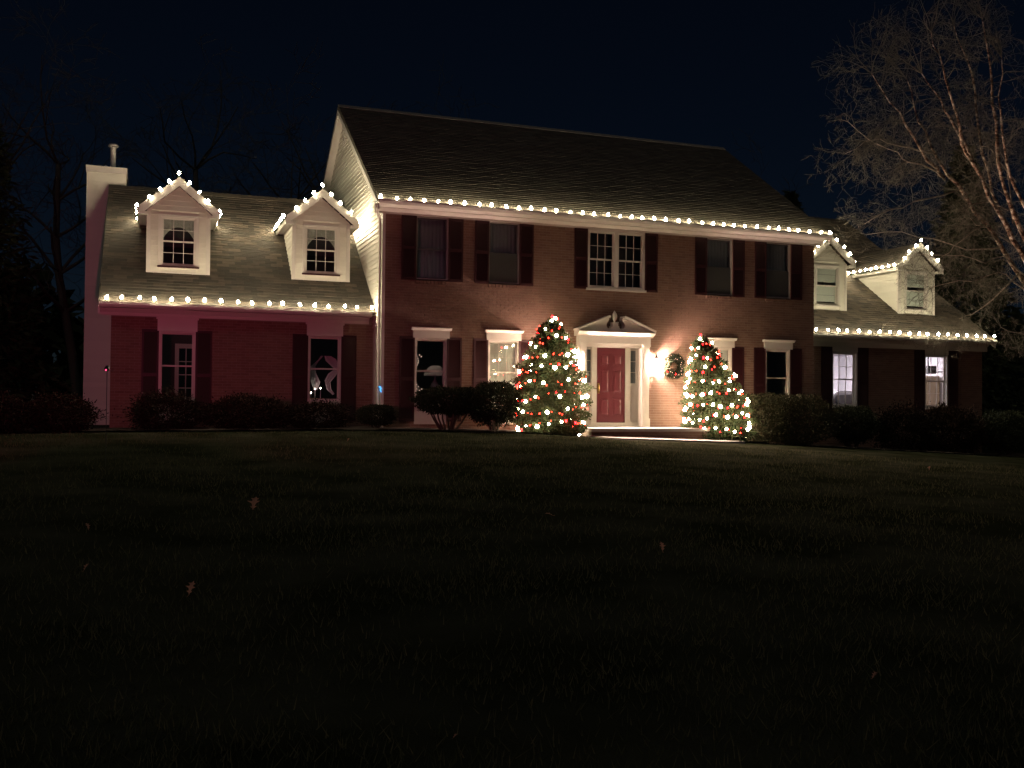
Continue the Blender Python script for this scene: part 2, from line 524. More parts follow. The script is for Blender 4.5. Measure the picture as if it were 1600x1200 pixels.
# openings -------------------------------------------------------------
UPX = [-5.065, -3.14, 3.30, 5.25]
LOX = [-5.08, -3.14, 3.29, 5.24]
HW = 0.42
main_holes = [(x-HW, x+HW, 4.17, 5.787) for x in UPX] + [(CX-0.86, CX+0.86, 4.17, 5.787)] + \
             [(x-HW, x+HW, 0.55, 2.72) for x in LOX] + [(-0.885, 0.835, 0.49, 2.79)]
LWC = [-11.11, -7.57]
GWC = [8.43, 12.0]
lw_holes = [(x-HW, x+HW, 0.55, 2.76) for x in LWC]
gw_holes = [(x-HW-0.06, x+HW+0.06, 1.03, 2.78) for x in GWC]

wall_front(XL, XR, -0.3, 5.985, 0.0, 0.22, main_holes).build('wall', M['mortar'], house)
near_door = lambda s, z: 1.02 < s < 2.35 and 0.5 < z < 2.0
bricks(XL, XR, 0.02, 5.78, 0.0, main_holes, 1, near_door).build('brickwork', M['brick'], house, stuff=True)
one = MB(); bl, bh = 0.203, 0.0577
one.add([(0,0,0),(bl,0,0),(bl,0,bh),(0,0,bh),(0,0.016,0),(bl,0.016,0),(bl,0.016,bh),(0,0.016,bh)], [(0,1,2,3),(0,4,5,1),(3,2,6,7),(0,3,7,4),(1,5,6,2)])
brick_me = one.mesh('brick', M['brick'])
for (s, z, y, p) in BRICKS_SINGLE[:290]:
    inst('brick', brick_me, house, (s, y - p, z))
wall_front(LWX0, XL, -0.2, 3.40, YW, 0.22, lw_holes).build('wall', M['mortar'], house)
bricks(LWX0, XL - 0.03, 0.1, 3.09, YW, lw_holes, 2).build('brickwork', M['brick'], house, stuff=True)
wall_front(XR, GWX1, -0.5, 3.30, YW, 0.22, gw_holes).build('wall', M['mortar'], house)
bricks(XR + 0.02, GWX1, -0.35, 2.92, YW, gw_holes, 3).build('brickwork', M['brick'], house, stuff=True)

# rear and end walls
SL_M = (9.946 - 6.06)/(5.323 + 0.45)
SL_L = 0.78
SL_G = 0.694
RID_L = 3.39 + SL_L*(5.363 - 0.715)
RID_G = 3.30 + SL_G*(8.12 - 0.706)
YBM = 10.646
def gable(x0, x1, y0, y1, zb, ze, yr, zr):
    return MB().prism([(y0, zb), (y1, zb), (y1, ze), (yr, zr), (y0, ze)], 'x', x0, x1)
z_at = lambda y, y0, z0, s: z0 + s*(y - y0)
gable(XL, XL+0.2, 0.225, YBM-0.23, -0.2, z_at(0.225, -0.45, 6.06, SL_M)-0.06, 5.323, 9.946-0.07).build('wall', M['siding'], house)
gable(XR-0.2, XR, 0.225, YBM-0.23, -0.2, z_at(0.225, -0.45, 6.06, SL_M)-0.06, 5.323, 9.946-0.07).build('wall', M['siding'], house)
gable(LWX0, LWX0+0.2, YW+0.225, 9.6, -0.1, z_at(YW+.225, .715, 3.39, SL_L)-0.08, 5.363, RID_L-0.08).build('wall', M['siding'], house)
gable(GWX1-0.2, GWX1, YW+0.225, 15.1, -0.6, z_at(YW+.225, .706, 3.30, SL_G)-0.08, 8.12, RID_G-0.08).build('wall', M['siding'], house)
b = MB(); b.box(XL+0.2, XR-0.2, YBM-0.2, YBM, -0.3, 6.0); b.build('wall', M['siding'], house)
b = MB(); b.box(LWX0+0.2, XL-0.01, 9.6, 9.8, -0.3, 3.6); b.build('wall', M['siding'], house)
b = MB(); b.box(XR+0.01, GWX1-0.2, 15.1, 15.3, -0.6, 3.6); b.build('wall', M['siding'], house)

# clapboards of the tall left gable, each board its own piece
z = 3.0; EXPO = 0.127
while z < 9.80:
    yf = max(0.05, (z + 0.05 - 6.06)/SL_M - 0.45 + 0.10)
    yb = min(10.4, 10.646 + 0.45 - ((z + 0.05 - 6.06)/SL_M) - 0.1)
    if yb - yf < 0.1: break
    if z < 6.9: yb = min(yb, 8.0)
    sh = 0.10/SL_M if z > 6.0 else 0
    b = MB()
    xo, xi = XL - 0.030, XL - 0.006
    b.hexa([(xo,yf,z),(XL+0.004,yf,z),(XL+0.004,yb,z),(xo,yb,z)], [(xi,yf+sh,z+EXPO),(XL+0.004,yf+sh,z+EXPO),(XL+0.004,yb-sh,z+EXPO),(xi,yb-sh,z+EXPO)])
    b.build('siding_board', M['siding'], house)
    z += EXPO
# corner board and downspout at the front left corner
b = MB(); b.box(XL-0.035, XL+0.040, -0.022, 0.045, 0.35, 5.98); b.build('corner_board', M['trim'], house)
b = MB()
b.tube([(XL-0.30,-0.42,5.97),(XL-0.27,-0.30,5.84),(XL-0.10,0.02,5.66),(XL-0.075,0.09,5.55),(XL-0.075,0.09,0.7),(XL-0.10,-0.10,0.55)], 0.036, 8)
b.build('downspout', M['gutter'], house, smooth=True)
# gable vent
vb = MB(); vb.box(XL-0.05, XL-0.027, 5.08, 5.58, 8.72, 9.42)
vent = vb.build('gable_vent', M['trim'], house)
for k in range(9):
    zz = 8.78 + k*0.068
    MB().hexa([(XL-0.075,5.12,zz),(XL-0.051,5.12,zz),(XL-0.051,5.54,zz),(XL-0.075,5.54,zz)], [(XL-0.06,5.12,zz+0.05),(XL-0.051,5.12,zz+0.05),(XL-0.051,5.54,zz+0.05),(XL-0.06,5.54,zz+0.05)]).build('louver', M['trim'], vent)

# roofs ---------------------------------------------------------------
def roof_slab(x0, x1, y0, z0, yr, zr, th, name='roof', mat=None, y1=None):
    """two slopes of a gable roof running along x"""
    s = (zr - z0)/(yr - y0)
    yb = 2*yr - y0 if y1 is None else y1
    zb = zr - s*(yb - yr)
    poly = [(y0, z0-th), (y0, z0), (yr, zr), (yb, zb), (yb, zb-th), (yr, zr-th*1.25)]
    return MB().prism(poly, 'x', x0, x1).build(name, mat or M['shingle_dark'], house)

def shingles(roof, x0, x1, y0, z0, yr, zr, seed, mat, cut=None, nsingle=0, single=None, expo=0.135):
    """three-tab courses laid up the front slope; each tab a thin wedge"""
    rng = random.Random(seed)
    L = math.hypot(yr-y0, zr-z0)
    uy, uz = (yr-y0)/L, (zr-z0)/L
    ny, nz = -uz, uy
    b = MB(); ns = 0
    W = 0.305
    n = int(L/expo)
    proto = None
    for k in range(n+1):
        d0 = k*expo - 0.02; d1 = min(L - 0.02, d0 + expo + 0.02)
        if d1 - d0 < 0.03: break
        x = x0 - (W/2 if k % 2 else 0) - rng.uniform(0, .04)
        while x < x1:
            a, c = max(x+0.002, x0), min(x+W-0.004, x1)
            x += W
            if c - a < 0.03: continue
            ym, zm = y0+uy*(d0+d1)/2, z0+uz*(d0+d1)/2
            if cut and cut((a+c)/2, ym, zm): continue
            t = 0.013 + rng.uniform(-0.002, 0.004)
            dd = rng.uniform(-0.006, 0.006)
            p = lambda xx, d, h: (xx, y0+uy*d+ny*h, z0+uz*d+nz*h)
            vs = [p(a,d0+dd,0.001), p(c,d0+dd,0.001), p(c,d0+dd,t), p(a,d0+dd,t), p(a,d1,0.004), p(c,d1,0.004)]
            fs = [(0,1,2,3), (3,2,5,4), (0,3,4), (1,5,2)]
            if ns < nsingle and single and single((a+c)/2, k):
                MB().add(vs, fs).build('shingle', mat, roof); ns += 1
            else:
                b.add(vs, fs)
    b.build('shingle_courses', mat, roof, stuff=True)

RX0, RX1 = -6.57, 6.74
roof_m = roof_slab(RX0, RX1, -0.45, 6.06, 5.323, 9.946, 0.10)
shingles(roof_m, RX0, RX1, -0.47, 6.047, 5.323, 9.946, 5, M['shingle_dark'], nsingle=130, single=lambda x, k: k < 3)
LX0 = -12.87
roof_l = roof_slab(LX0, XL-0.026, 0.715, 3.39, 5.363, RID_L, 0.10, mat=M['shingle'])
GX1 = 14.1
roof_g = roof_slab(XR+0.004, GX1, 0.706, 3.30, 8.12, RID_G, 0.10, mat=M['shingle'])

DORM = [dict(cx=-11.10, y=1.83, zb=4.25, roof='L'), dict(cx=-7.57, y=1.83, zb=4.25, roof='L'),
        dict(cx=8.43, y=1.93, zb=4.12, roof='G'), dict(cx=11.98, y=1.93, zb=4.12, roof='G')]
DW = 0.73
def dcut(which):
    def f(x, y, z):
        for d in DORM:
            if d['roof'] == which and abs(x - d['cx']) < DW - 0.05 and d['y'] + 0.06 < y < d['y'] + 2.1:
                return True
        return False
    return f
shingles(roof_l, LX0, XL-0.03, 0.695, 3.375, 5.363, RID_L, 6, M['shingle'], dcut('L'), 150, lambda x, k: k < 7)
shingles(roof_g, XR+0.01, GX1, 0.686, 3.287, 8.12, RID_G, 7, M['shingle'], dcut('G'), 130, lambda x, k: k < 5)

def ridge_caps(roof, x0, x1, yr, zr, s, mat, name='ridge_cap'):
    x = x0; n = 0
    b = MB()
    while x < x1 - 0.05:
        e = min(x + 0.32, x1); w = 0.14
        b.add([(x,yr-w,zr-s*w+0.022),(x,yr,zr+0.036),(x,yr+w,zr-s*w+0.022),(e,yr-w,zr-s*w+0.030),(e,yr,zr+0.044),(e,yr+w,zr-s*w+0.030),
               (x,yr-w,zr-s*w+0.005),(e,yr-w,zr-s*w+0.005)], [(0,3,4,1),(1,4,5,2),(6,7,3,0),(0,1,2),(3,5,4)])
        x = e
    b.build(name, mat, roof)
ridge_caps(roof_m, RX0, RX1, 5.323, 9.946, SL_M, M['ridge'])
ridge_caps(roof_l, LX0, XL-0.03, 5.363, RID_L, SL_L, M['shingle'])
ridge_caps(roof_g, XR+0.01, GX1, 8.12, RID_G, SL_G, M['shingle'])

# rakes (white boards and soffits under the gable edges)
def rake(x_in, x_out, y0, z0, yr, zr, th=0.10, drop=0.16):
    sgn = -1 if x_out < x_in else 1
    s = (zr-z0)/(yr-y0)
    xa, xb = sorted((x_out - sgn*0.035, x_out + sgn*0.008))
    for back in (False, True):
        f = (lambda y: y) if not back else (lambda y: 2*yr - y)
        P1 = [(f(y0-0.01), z0-th-0.005), (f(yr), zr-th*1.25-0.005), (f(yr), zr-th*1.25-drop-0.005), (f(y0-0.01), z0-th-drop-0.005)]
        if back: P1 = P1[::-1]
        MB().prism(P1, 'x', xa, xb).build('rake_board', M['trim'], house)
        # face band over the shingle edge
        xs0, xs1 = sorted((x_in - sgn*0.0, x_out - sgn*0.036))
        P2 = [(f(y0+0.02), z0-th-0.02), (f(yr), zr-th*1.25-0.02), (f(yr), zr-th*1.25-0.04), (f(y0+0.02), z0-th-0.04)]
        if back: P2 = P2[::-1]
        MB().prism(P2, 'x', xs0, xs1).build('rake_soffit', M['trim'], house)
rake(XL-0.026, RX0, -0.45, 6.06, 5.323, 9.946)
rake(XR, RX1, -0.45, 6.06, 5.323, 9.946)
rake(LWX0, LX0, 0.715, 3.39, 5.363, RID_L)
rake(GWX1, GX1, 0.706, 3.30, 8.12, RID_G)

def eave(x0, x1, y_wall, y_edge, z_edge, z_frieze):
    """frieze board, crown, soffit and gutter"""
    zs = z_edge - 0.115
    MB().box(x0, x1, y_edge+0.03, y_wall-0.004, zs-0.02, zs).build('soffit', M['trim'], house)
    MB().box(x0, x1, y_wall-0.035, y_wall-0.004, z_frieze, zs-0.021).build('frieze_board', M['trim'], house)
    MB().prism([(y_wall-0.036, zs-0.021), (y_wall-0.036, zs-0.11), (y_wall-0.055, zs-0.105), (y_wall-0.12, zs-0.035), (y_wall-0.12, zs-0.021)], 'x', x0, x1).build('crown_moulding', M['trim'], house)
    g = [(y_edge+0.028, zs-0.02), (y_edge+0.028, z_edge-0.01), (y_edge+0.022, z_edge-0.01), (y_edge+0.022, zs), (y_edge-0.055, zs), (y_edge-0.085, zs+0.055),
         (y_edge-0.085, z_edge-0.012), (y_edge-0.095, z_edge-0.012), (y_edge-0.095, zs+0.05), (y_edge-0.062, zs-0.012), (y_edge-0.01, zs-0.02)]
    MB().prism(g, 'x', x0, x1).build('gutter', M['gutter'], house)
eave(RX0+0.01, RX1-0.01, 0.0, -0.45, 6.06, 5.787)
eave(LX0+0.01, XL-0.13, YW, 0.715, 3.39, 3.095)
eave(XR+0.01, GX1-0.01, YW, 0.706, 3.30, 2.925)
# boxed eave return at the tall front corners
for (x0, x1) in ((RX0-0.006, XL-0.03), (XR+0.004, RX1+0.006)):
    MB().prism([(-0.44, 5.93), (0.02, 5.93), (0.02, 6.29), (-0.44, 5.99)], 'x', x0 + (0.04 if x0 < 0 else 0), x1 - (0.04 if x0 > 0 else 0)).build('eave_return', M['trim'], house)

# chimney chase
CHX0, CHX1, CHY0, CHY1 = -13.44, -12.44, 5.5, 6.9
ch = MB().box(CHX0, CHX1, CHY0, CHY1, 0.0, 7.39).build('chimney', M['siding'], house)
MB().box(CHX0-0.03, CHX1+0.03, CHY0-0.03, CHY1+0.03, 7.392, 7.57).build('chimney_cap', M['trim'], ch)
z = 0.3
while z < 7.3:
    MB().hexa([(CHX0-0.01,CHY0-0.012,z),(CHX1+0.01,CHY0-0.012,z),(CHX1+0.01,CHY0+0.004,z),(CHX0-0.01,CHY0+0.004,z)],
              [(CHX0-0.01,CHY0-0.005,z+EXPO),(CHX1+0.01,CHY0-0.005,z+EXPO),(CHX1+0.01,CHY0+0.004,z+EXPO),(CHX0-0.01,CHY0+0.004,z+EXPO)]).build('siding_board', M['siding'], ch)
    z += EXPO
MB().lathe([(0.10,0.0),(0.10,0.05),(0.072,0.06),(0.072,0.66),(0.085,0.67)], (-12.80,6.05,7.571), 14).build('flue_pipe', M['flue'], ch, smooth=True)
MB().lathe([(0.085,0.671),(0.14,0.70),(0.145,0.73),(0.11,0.77),(0.02,0.79)], (-12.80,6.05,7.571), 14).build('rain_cap', M['flue'], ch, smooth=True)
MB().lathe([(0.05,0.0),(0.05,0.14),(0.02,0.17)], (-12.99,6.1,7.571), 10).build('vent_pipe', M['flue'], ch, smooth=True)

# ------------------------------------------------------------------ windows
PANE_CACHE = {}
def pane_mesh(w, h, mat):
    key = (round(w,3), round(h,3), mat)
    if key not in PANE_CACHE:
        PANE_CACHE[key] = MB().box(0, w, 0, 0.004, 0, h).mesh('pane', M[mat])
    return PANE_CACHE[key]

def ring(b, x0, x1, z0, z1, y0, y1, wl, wr, wb, wt):
    b.box(x0, x0+wl, y0, y1, z0, z1); b.box(x1-wr, x1, y0, y1, z0, z1)
    b.box(x0+wl, x1-wr, y0, y1, z0, z0+wb); b.box(x0+wl, x1-wr, y0, y1, z1-wt, z1)

def window(parent, x0, x1, z0, z1, y, cols=3, rows=2, recess=0.06, fr=0.05, muntins=True, pmat='glass', as_name='window', frame_y=-0.012, depth=0.12, sash_w=0.035, nested=False, split=0.5, fmat='trim', smat='trim', mt_=0.006):
    """double-hung sash window; nested: the window is itself a sub-part so its pieces hang from `parent`"""
    b = MB(); ring(b, x0, x1, z0, z1, y+frame_y, y+depth, fr, fr, fr*0.8, fr*0.9)
    win = b.build(as_name, M[fmat], parent)
    host = parent if nested else win
    X0, X1, Z0, Z1 = x0+fr, x1-fr, z0+fr*0.8, z1-fr*0.9
    zm = Z0 + (Z1-Z0)*split
    for k, (a, c, yy) in enumerate(((Z0, zm+0.012, y+recess+0.012), (zm-0.012, Z1, y+recess-0.022))):
        b = MB(); ring(b, X0+0.001, X1-0.001, a+0.001, c-0.001, yy, yy+0.03, sash_w, sash_w, sash_w, sash_w)
        b.build('sash', M[smat], host)
        gx0, gx1, gz0, gz1 = X0+sash_w, X1-sash_w, a+sash_w, c-sash_w
        nc, nr = (cols, rows) if muntins else (1, 1)
        pw, ph = (gx1-gx0)/nc, (gz1-gz0)/nr
        t = mt_
        for i in range(1, nc):
            MB().box(gx0+i*pw-t, gx0+i*pw+t, yy+0.002, yy+0.026, gz0, gz1).build('muntin', M['trim'], host)
        for j in range(1, nr):
            for i in range(nc):
                MB().box(gx0+i*pw+(t if i else 0), gx0+(i+1)*pw-(t if i < nc-1 else 0), yy+0.003, yy+0.025, gz0+j*ph-t, gz0+j*ph+t).build('muntin', M['trim'], host)
        for i in range(nc):
            for j in range(nr):
                inst('pane', pane_mesh(pw-2*t, ph-2*t, pmat), host, (gx0+i*pw+t, yy+0.012, gz0+j*ph+t))
    return win

def shutter(x0, x1, z0, z1, y):
    b = MB(); st = 0.045
    ring(b, x0, x1, z0, z1, y-0.034, y-0.008, st, st, st*1.5, st*1.3)
    zm = (z0+z1)/2
    b.box(x0+st, x1-st, y-0.034, y-0.008, zm-0.04, zm+0.04)
    for (a, c) in ((z0+st*1.5, zm-0.04), (zm+0.04, z1-st*1.3)):
        n = max(4, int((c-a)/0.05)); h = (c-a)/n
        for k in range(n):
            q = a + k*h
            b.add([(x0+st,y-0.031,q),(x1-st,y-0.031,q),(x1-st,y-0.012,q+h),(x0+st,y-0.012,q+h)], [(0,1,2,3)])
    b.add([(x0+st,y-0.009,z0+st),(x1-st,y-0.009,z0+st),(x1-st,y-0.009,z1-st),(x0+st,y-0.009,z1-st)], [(0,1,2,3)])
    b.build('shutter', M['shutter'], house)

def lintel(cx, z0, z1, hw, y):
    b = MB()
    b.box(cx-hw, cx+hw, y-0.06, y-0.007, z0, z1-0.07)
    b.prism([(y-0.007, z1-0.07), (y-0.007, z1), (y-0.15, z1), (y-0.15, z1-0.022), (y-0.12, z1-0.03), (y-0.075, z1-0.07)], 'x', cx-hw-0.045, cx+hw+0.045)
    b.build('lintel', M['trim'], house)

def blind(win, x0, x1, z0, z1, y, mat, folds=0.0, n=24, name='blind'):
    b = MB(); vs = []; fs = []
    for i in range(n+1):
        x = x0 + (x1-x0)*i/n
        yy = y + folds*math.sin(i*1.9) + folds*0.5*math.sin(i*0.77+1)
        vs += [(x, yy, z0), (x, yy, z1)]
    for i in range(n): fs.append((2*i, 2*i+2, 2*i+3, 2*i+1))
    b.add(vs, fs).build(name, M[mat], win)

def apron(cx, hw, z0, z1, y):
    b = MB()
    b.box(cx-hw, cx+hw, y+0.03, y+0.09, z0, z1)
    ring(b, cx-hw, cx+hw, z0, z1, y+0.004, y+0.03, 0.08, 0.08, 0.09, 0.09)
    b.build('apron_panel', M['trim'], house)
def sill(cx, hw, z, y, mat='trim'):
    MB().hexa([(cx-hw,y-0.06,z-0.05),(cx+hw,y-0.06,z-0.05),(cx+hw,y+0.05,z-0.05),(cx-hw,y+0.05,z-0.05)],
              [(cx-hw,y-0.06,z-0.012),(cx+hw,y-0.06,z-0.012),(cx+hw,y+0.05,z),(cx-hw,y+0.05,z)]).build('sill', M[mat], house)

# upper floor
for i, x in enumerate(UPX):
    w = window(house, x-HW+0.002, x+HW-0.002, 4.21, 5.784, 0.0, muntins=False, pmat='glass', fr=0.028, split=0.49, recess=0.09, frame_y=0.035, depth=0.16, fmat='storm_frame', smat='storm_sash')
    blind(w, x-HW+0.05, x+HW-0.05, 4.26, 5.75, 0.165, 'blind_grey', 0.008)
    if i > 0:
        MB().box(x-HW+0.031, x+HW-0.031, 0.050, 0.054, 4.245, 4.985).build('insect_screen', M['screen'], w)
    shutter(x-HW-0.385, x-HW+0.0, 4.17, 5.782, 0.0)
    shutter(x+HW-0.0, x+HW+0.385, 4.17, 5.782, 0.0)
    b = MB(); n = 9
    for k in range(n):       # soldier course of bricks under the sill
        xx = x-HW-0.02 + k*(2*HW+0.04)/n
        b.box(xx+0.005, xx+(2*HW+0.04)/n-0.005, -0.035, -0.0085, 4.09, 4.165)
    b.build('brick_sill', M['brick'], house, stuff=True)
for s in (-1, 1):
    x0, x1 = (CX-0.855, CX-0.002) if s < 0 else (CX+0.002, CX+0.855)
    w = window(house, x0, x1, 4.21, 5.784, 0.0, 3, 2, fr=0.062, sash_w=0.03)
    MB().box(x0+0.05, x1-0.05, 0.45, 0.46, 4.25, 5.75).build('curtain', M['room_dark'], w)
MB().box(CX-0.9, CX+0.9, -0.035, 0.05, 4.15, 4.208).build('sill', M['trim'], house)
shutter(CX-0.86-0.385, CX-0.86, 4.17, 5.782, 0.0); shutter(CX+0.86, CX+0.86+0.385, 4.17, 5.782, 0.0)
# ground floor of the main block
LOW = []
for i, x in enumerate(LOX):
    w = window(house, x-HW+0.002, x+HW-0.002, 1.07, 2.718, 0.0, 3, 2, fr=0.045, sash_w=0.03, recess=0.07, muntins=(i == 1), mt_=0.005)
    LOW.append(w)
    lintel(x, 2.722, 2.985, 0.475, 0.0)
    shutter(x-HW-0.39, x-HW, 0.62, 2.75, 0.0); shutter(x+HW, x+HW+0.39, 0.62, 2.75, 0.0)
    sill(x, HW-0.003, 1.068, 0.0)
    apron(x, HW-0.003, 0.50, 1.015, 0.0)
blind(LOW[1], -3.14-0.37, -3.14+0.37, 1.12, 2.66, 0.14, 'blind', 0.004)
blind(LOW[2], 3.29-0.37, 3.29+0.37, 1.12, 2.66, 0.14, 'blind', 0.004)
blind(LOW[3], 5.24-0.37, 5.24+0.1, 1.12, 2.2, 0.9, 'room_dark', 0.02)
# left wing
for i, x in enumerate(LWC):
    window(house, x-HW+0.002, x+HW-0.002, 1.10, 2.758, YW, muntins=False, fr=0.045, sash_w=0.03, recess=0.07)
    MB().box(x-0.455, x+0.455, YW-0.05, YW-0.007, 2.76, 3.04).build('lintel', M['trim'], house)
    MB().box(x-0.485, x+0.485, YW-0.075, YW-0.007, 3.041, 3.088).build('lintel_cap', M['trim'], house)
    shutter(x-HW-0.385, x-HW, 0.62, 2.79, YW); shutter(x+HW, x+HW+0.385, 0.62, 2.79, YW)
    sill(x, HW-0.003, 1.098, YW)
    apron(x, HW-0.003, 0.45, 1.045, YW)
# garage wing
for i, x in enumerate(GWC):
    w = window(house, x-HW-0.055, x+HW+0.055, 1.09, 2.775, YW, 3, 2, fr=0.05, sash_w=0.03, recess=0.10, depth=0.16)
    shutter(x-HW-0.46, x-HW-0.06, 0.7, 2.92, YW); shutter(x+HW+0.06, x+HW+0.46, 0.7, 2.92, YW)
    MB().box(x-HW-0.055, x+HW+0.055, YW-0.03, YW-0.006, 2.78, 2.922).build('lintel', M['trim'], house)
    sill(x, HW+0.05, 1.088, YW)

# rooms behind the glass
MB().box(XL+0.2, XR-0.2, 0.225, YBM-0.2, 3.25, 3.4).build('upper_floor', M['floor_in'], house)
MB().box(XL+0.2, XR-0.2, 0.225, YBM-0.2, 0.42, 0.488).build('ground_floor', M['floor_in'], house)
MB().box(XL+0.2, XR-0.2, 3.6, 3.7, 0.489, 3.249).build('partition', M['room'], house)
MB().box(XL+0.2, XR-0.2, 3.6, 3.7, 3.401, 5.9).build('partition', M['room_dark'], house)
for xx in (-1.6, 1.7): MB().box(xx, xx+0.1, 0.225, 3.59, 0.489, 3.249).build('partition', M['room'], house)
MB().box(LWX0+0.2, XL-0.01, YW+0.225, 9.6, 0.42, 0.488).build('ground_floor', M['floor_in'], house)
MB().box(LWX0+0.2, XL-0.01, YW+0.225, 9.6, 3.2, 3.3).build('ceiling', M['room'], house)
MB().box(LWX0+0.2, XL-0.01, 4.3, 4.4, 0.489, 3.199).build('partition', M['room_dark'], house)
MB().box(XR+0.01, GWX1-0.2, YW+0.225, 9.0, -0.2, -0.1).build('garage_floor', M['slab'], house)
MB().box(XR+0.01, GWX1-0.2, YW+0.225, 9.0, 3.05, 3.12).build('ceiling', M['garage_wall'], house)
MB().box(XR+0.01, GWX1-0.2, 8.0, 8.1, -0.09, 3.049).build('partition', M['garage_wall'], house)
MB().box(GWX1-0.23, GWX1-0.21, YW+0.23, 7.99, -0.09, 3.049).build('partition', M['garage_wall'], house)

# ------------------------------------------------------------------ dormers
def dormer(d, first):
    cx, y, zb = d['cx'], d['y'], d['zb']
    s0, y0, z0 = (SL_L, 0.715, 3.39) if d['roof'] == 'L' else (SL_G, 0.706, 3.30)
    zroof = lambda yy: z0 + s0*(yy - y0)
    D = holder('dormer', house, (cx, y, zb))
    ze = zb + 1.50                                          # eave line
    hw = DW
    oh = 0.20
    sl = 0.83
    zp = ze + sl*(hw + oh)                                  # ridge
    yb_e = y0 + (ze + 0.05 - z0)/s0                         # where the eave line meets the big roof
    yb_p = y0 + (zp - z0)/s0
    d.update(ze=ze, zp=zp, hw=hw+oh, yf=y-0.20, yb_e=yb_e, yb_p=yb_p)
    wx0, wx1, wz0, wz1 = cx-0.42, cx+0.42, zb+0.20, zb+1.40
    # front wall with window hole
    gz_ = lambda x: ze + sl*(hw - abs(x-cx)) + 0.06
    b = wall_front(cx-hw, cx+hw, zb-0.25, ze+0.06, y, 0.10, [(wx0, wx1, wz0, wz1)])
    b.prism([(cx-hw, ze+0.061), (cx+hw, ze+0.061), (cx, gz_(cx))], 'y', y, y+0.10)
    b.build('wall', M['siding'], D)
    # side walls (triangles following the slope)
    for sg in (-1, 1):
        xa, xb_ = sorted((cx + sg*(hw-0.08), cx + sg*hw))
        ys_ = y + 0.101
        MB().prism([(ys_, zroof(ys_)-0.1), (yb_e, ze+0.05), (ys_, ze+0.05)], 'x', xa, xb_).build('cheek_wall', M['siding'], D)
        # boards
        z = zb + 0.02
        xo = cx + sg*(hw+0.020)
        while z < ze - 0.02:
            h = min(EXPO, ze + 0.03 - z)
            ye1 = y0 + (z - z0)/s0; ye2 = y0 + (z + h - z0)/s0
            if ye2 > y + 0.06:
                q0, q1 = (xo, cx + sg*(hw+0.001)), (cx + sg*(hw+0.005), cx + sg*(hw+0.001))
                pts_b = [(q0[0],y+0.03,z),(q0[1],y+0.03,z),(q0[1],max(ye1,y+0.05)+0.03,z),(q0[0],max(ye1,y+0.05)+0.03,z)]
                pts_t = [(q1[0],y+0.03,z+h),(q1[1],y+0.03,z+h),(q1[1],ye2+0.03,z+h),(q1[0],ye2+0.03,z+h)]
                if sg > 0: pts_b, pts_t = [pts_b[1],pts_b[0],pts_b[3],pts_b[2]], [pts_t[1],pts_t[0],pts_t[3],pts_t[2]]
                MB().hexa(pts_b, pts_t).build('siding_board', M['siding'], D)
            z += EXPO
    # front boards left and right of the window, then the gable ones
    z = zb + 0.03
    while z < zp - 0.12:
        h = EXPO
        half = hw - 0.075 if z + h < ze + 0.02 else min(hw - 0.075, (zp - (z + h) - 0.02)/sl - 0.06)
        if half < 0.05: break
        ivs = [(cx-half, cx+half)]
        if z + h > wz0 - 0.07 and z < wz1 + 0.08:
            ivs = [(cx-half, wx0-0.062), (wx1+0.062, cx+half)]
        for (a, c) in ivs:
            if c - a > 0.03:
                MB().hexa([(a,y-0.027,z),(c,y-0.027,z),(c,y-0.001,z),(a,y-0.001,z)], [(a,y-0.005,z+h),(c,y-0.005,z+h),(c,y-0.001,z+h),(a,y-0.001,z+h)]).build('siding_board', M['siding'], D)
        z += h
    for sg in (-1, 1):
        xa, xb_ = sorted((cx + sg*(hw-0.07), cx + sg*(hw+0.024)))
        MB().box(xa, xb_, y-0.026, y+0.029, zb-0.02, ze+0.04).build('corner_board', M['trim'], D)
    MB().box(cx-hw-0.024, cx+hw+0.024, y-0.034, y-0.0005, zb-0.04, zb+0.028).build('skirt_board', M['trim'], D)
    # window and casing
    b = MB(); ring(b, wx0-0.06, wx1+0.06, wz0-0.07, wz1+0.06, y-0.030, y-0.002, 0.062, 0.062, 0.072, 0.062)
    b.build('casing', M['trim'], D)
    MB().box(wx0-0.075, wx1+0.075, y-0.065, y-0.031, wz0-0.062, wz0-0.022).build('sill', M['shutter'] if d['roof'] == 'L' else M['trim'], D)
    left = d['roof'] == 'L'
    window(D, wx0+0.002, wx1-0.002, wz0+0.002, wz1-0.002, y, 3, 2, fr=0.03, sash_w=0.028, recess=0.03, frame_y=0.0, depth=0.09, nested=True, as_name='window_frame', muntins=left)
    MB().box(wx0-0.3, wx1+0.3, y+1.0, y+1.02, wz0-0.2, wz1+0.2).build('room_wall', M['room_dark'], D)
    if left:
        # patterned swag valance in the upper sash
        vs, fs = [], []; n = 20
        for i in range(n+1):
            t = i/n; x = wx0+0.05 + (wx1-wx0-0.1)*t
            drop = 0.20 + 0.30*abs(2*t-1)**2.2
            yy = y + 0.052 + 0.005*math.sin(i*2.1)
            vs += [(x, yy, wz1-0.04), (x, yy, wz1-0.04-drop)]
        for i in range(n): fs.append((2*i, 2*i+1, 2*i+3, 2*i+2))
        MB().add(vs, fs).build('valance', M['valance'], D)
    else:
        vs, fs = [], []
        zt, zl = wz1-0.03, wz0+0.045
        b = MB(); b.box(wx0+0.034, wx1-0.034, y+0.042, y+0.045, wz0+0.72, zt); b.build('blind', M['blind'], D)
        b = MB(); b.box(wx0+0.034, wx1-0.034, y+0.076, y+0.079, wz0+0.10, wz0+0.60); b.build('blind', M['blind'], D)
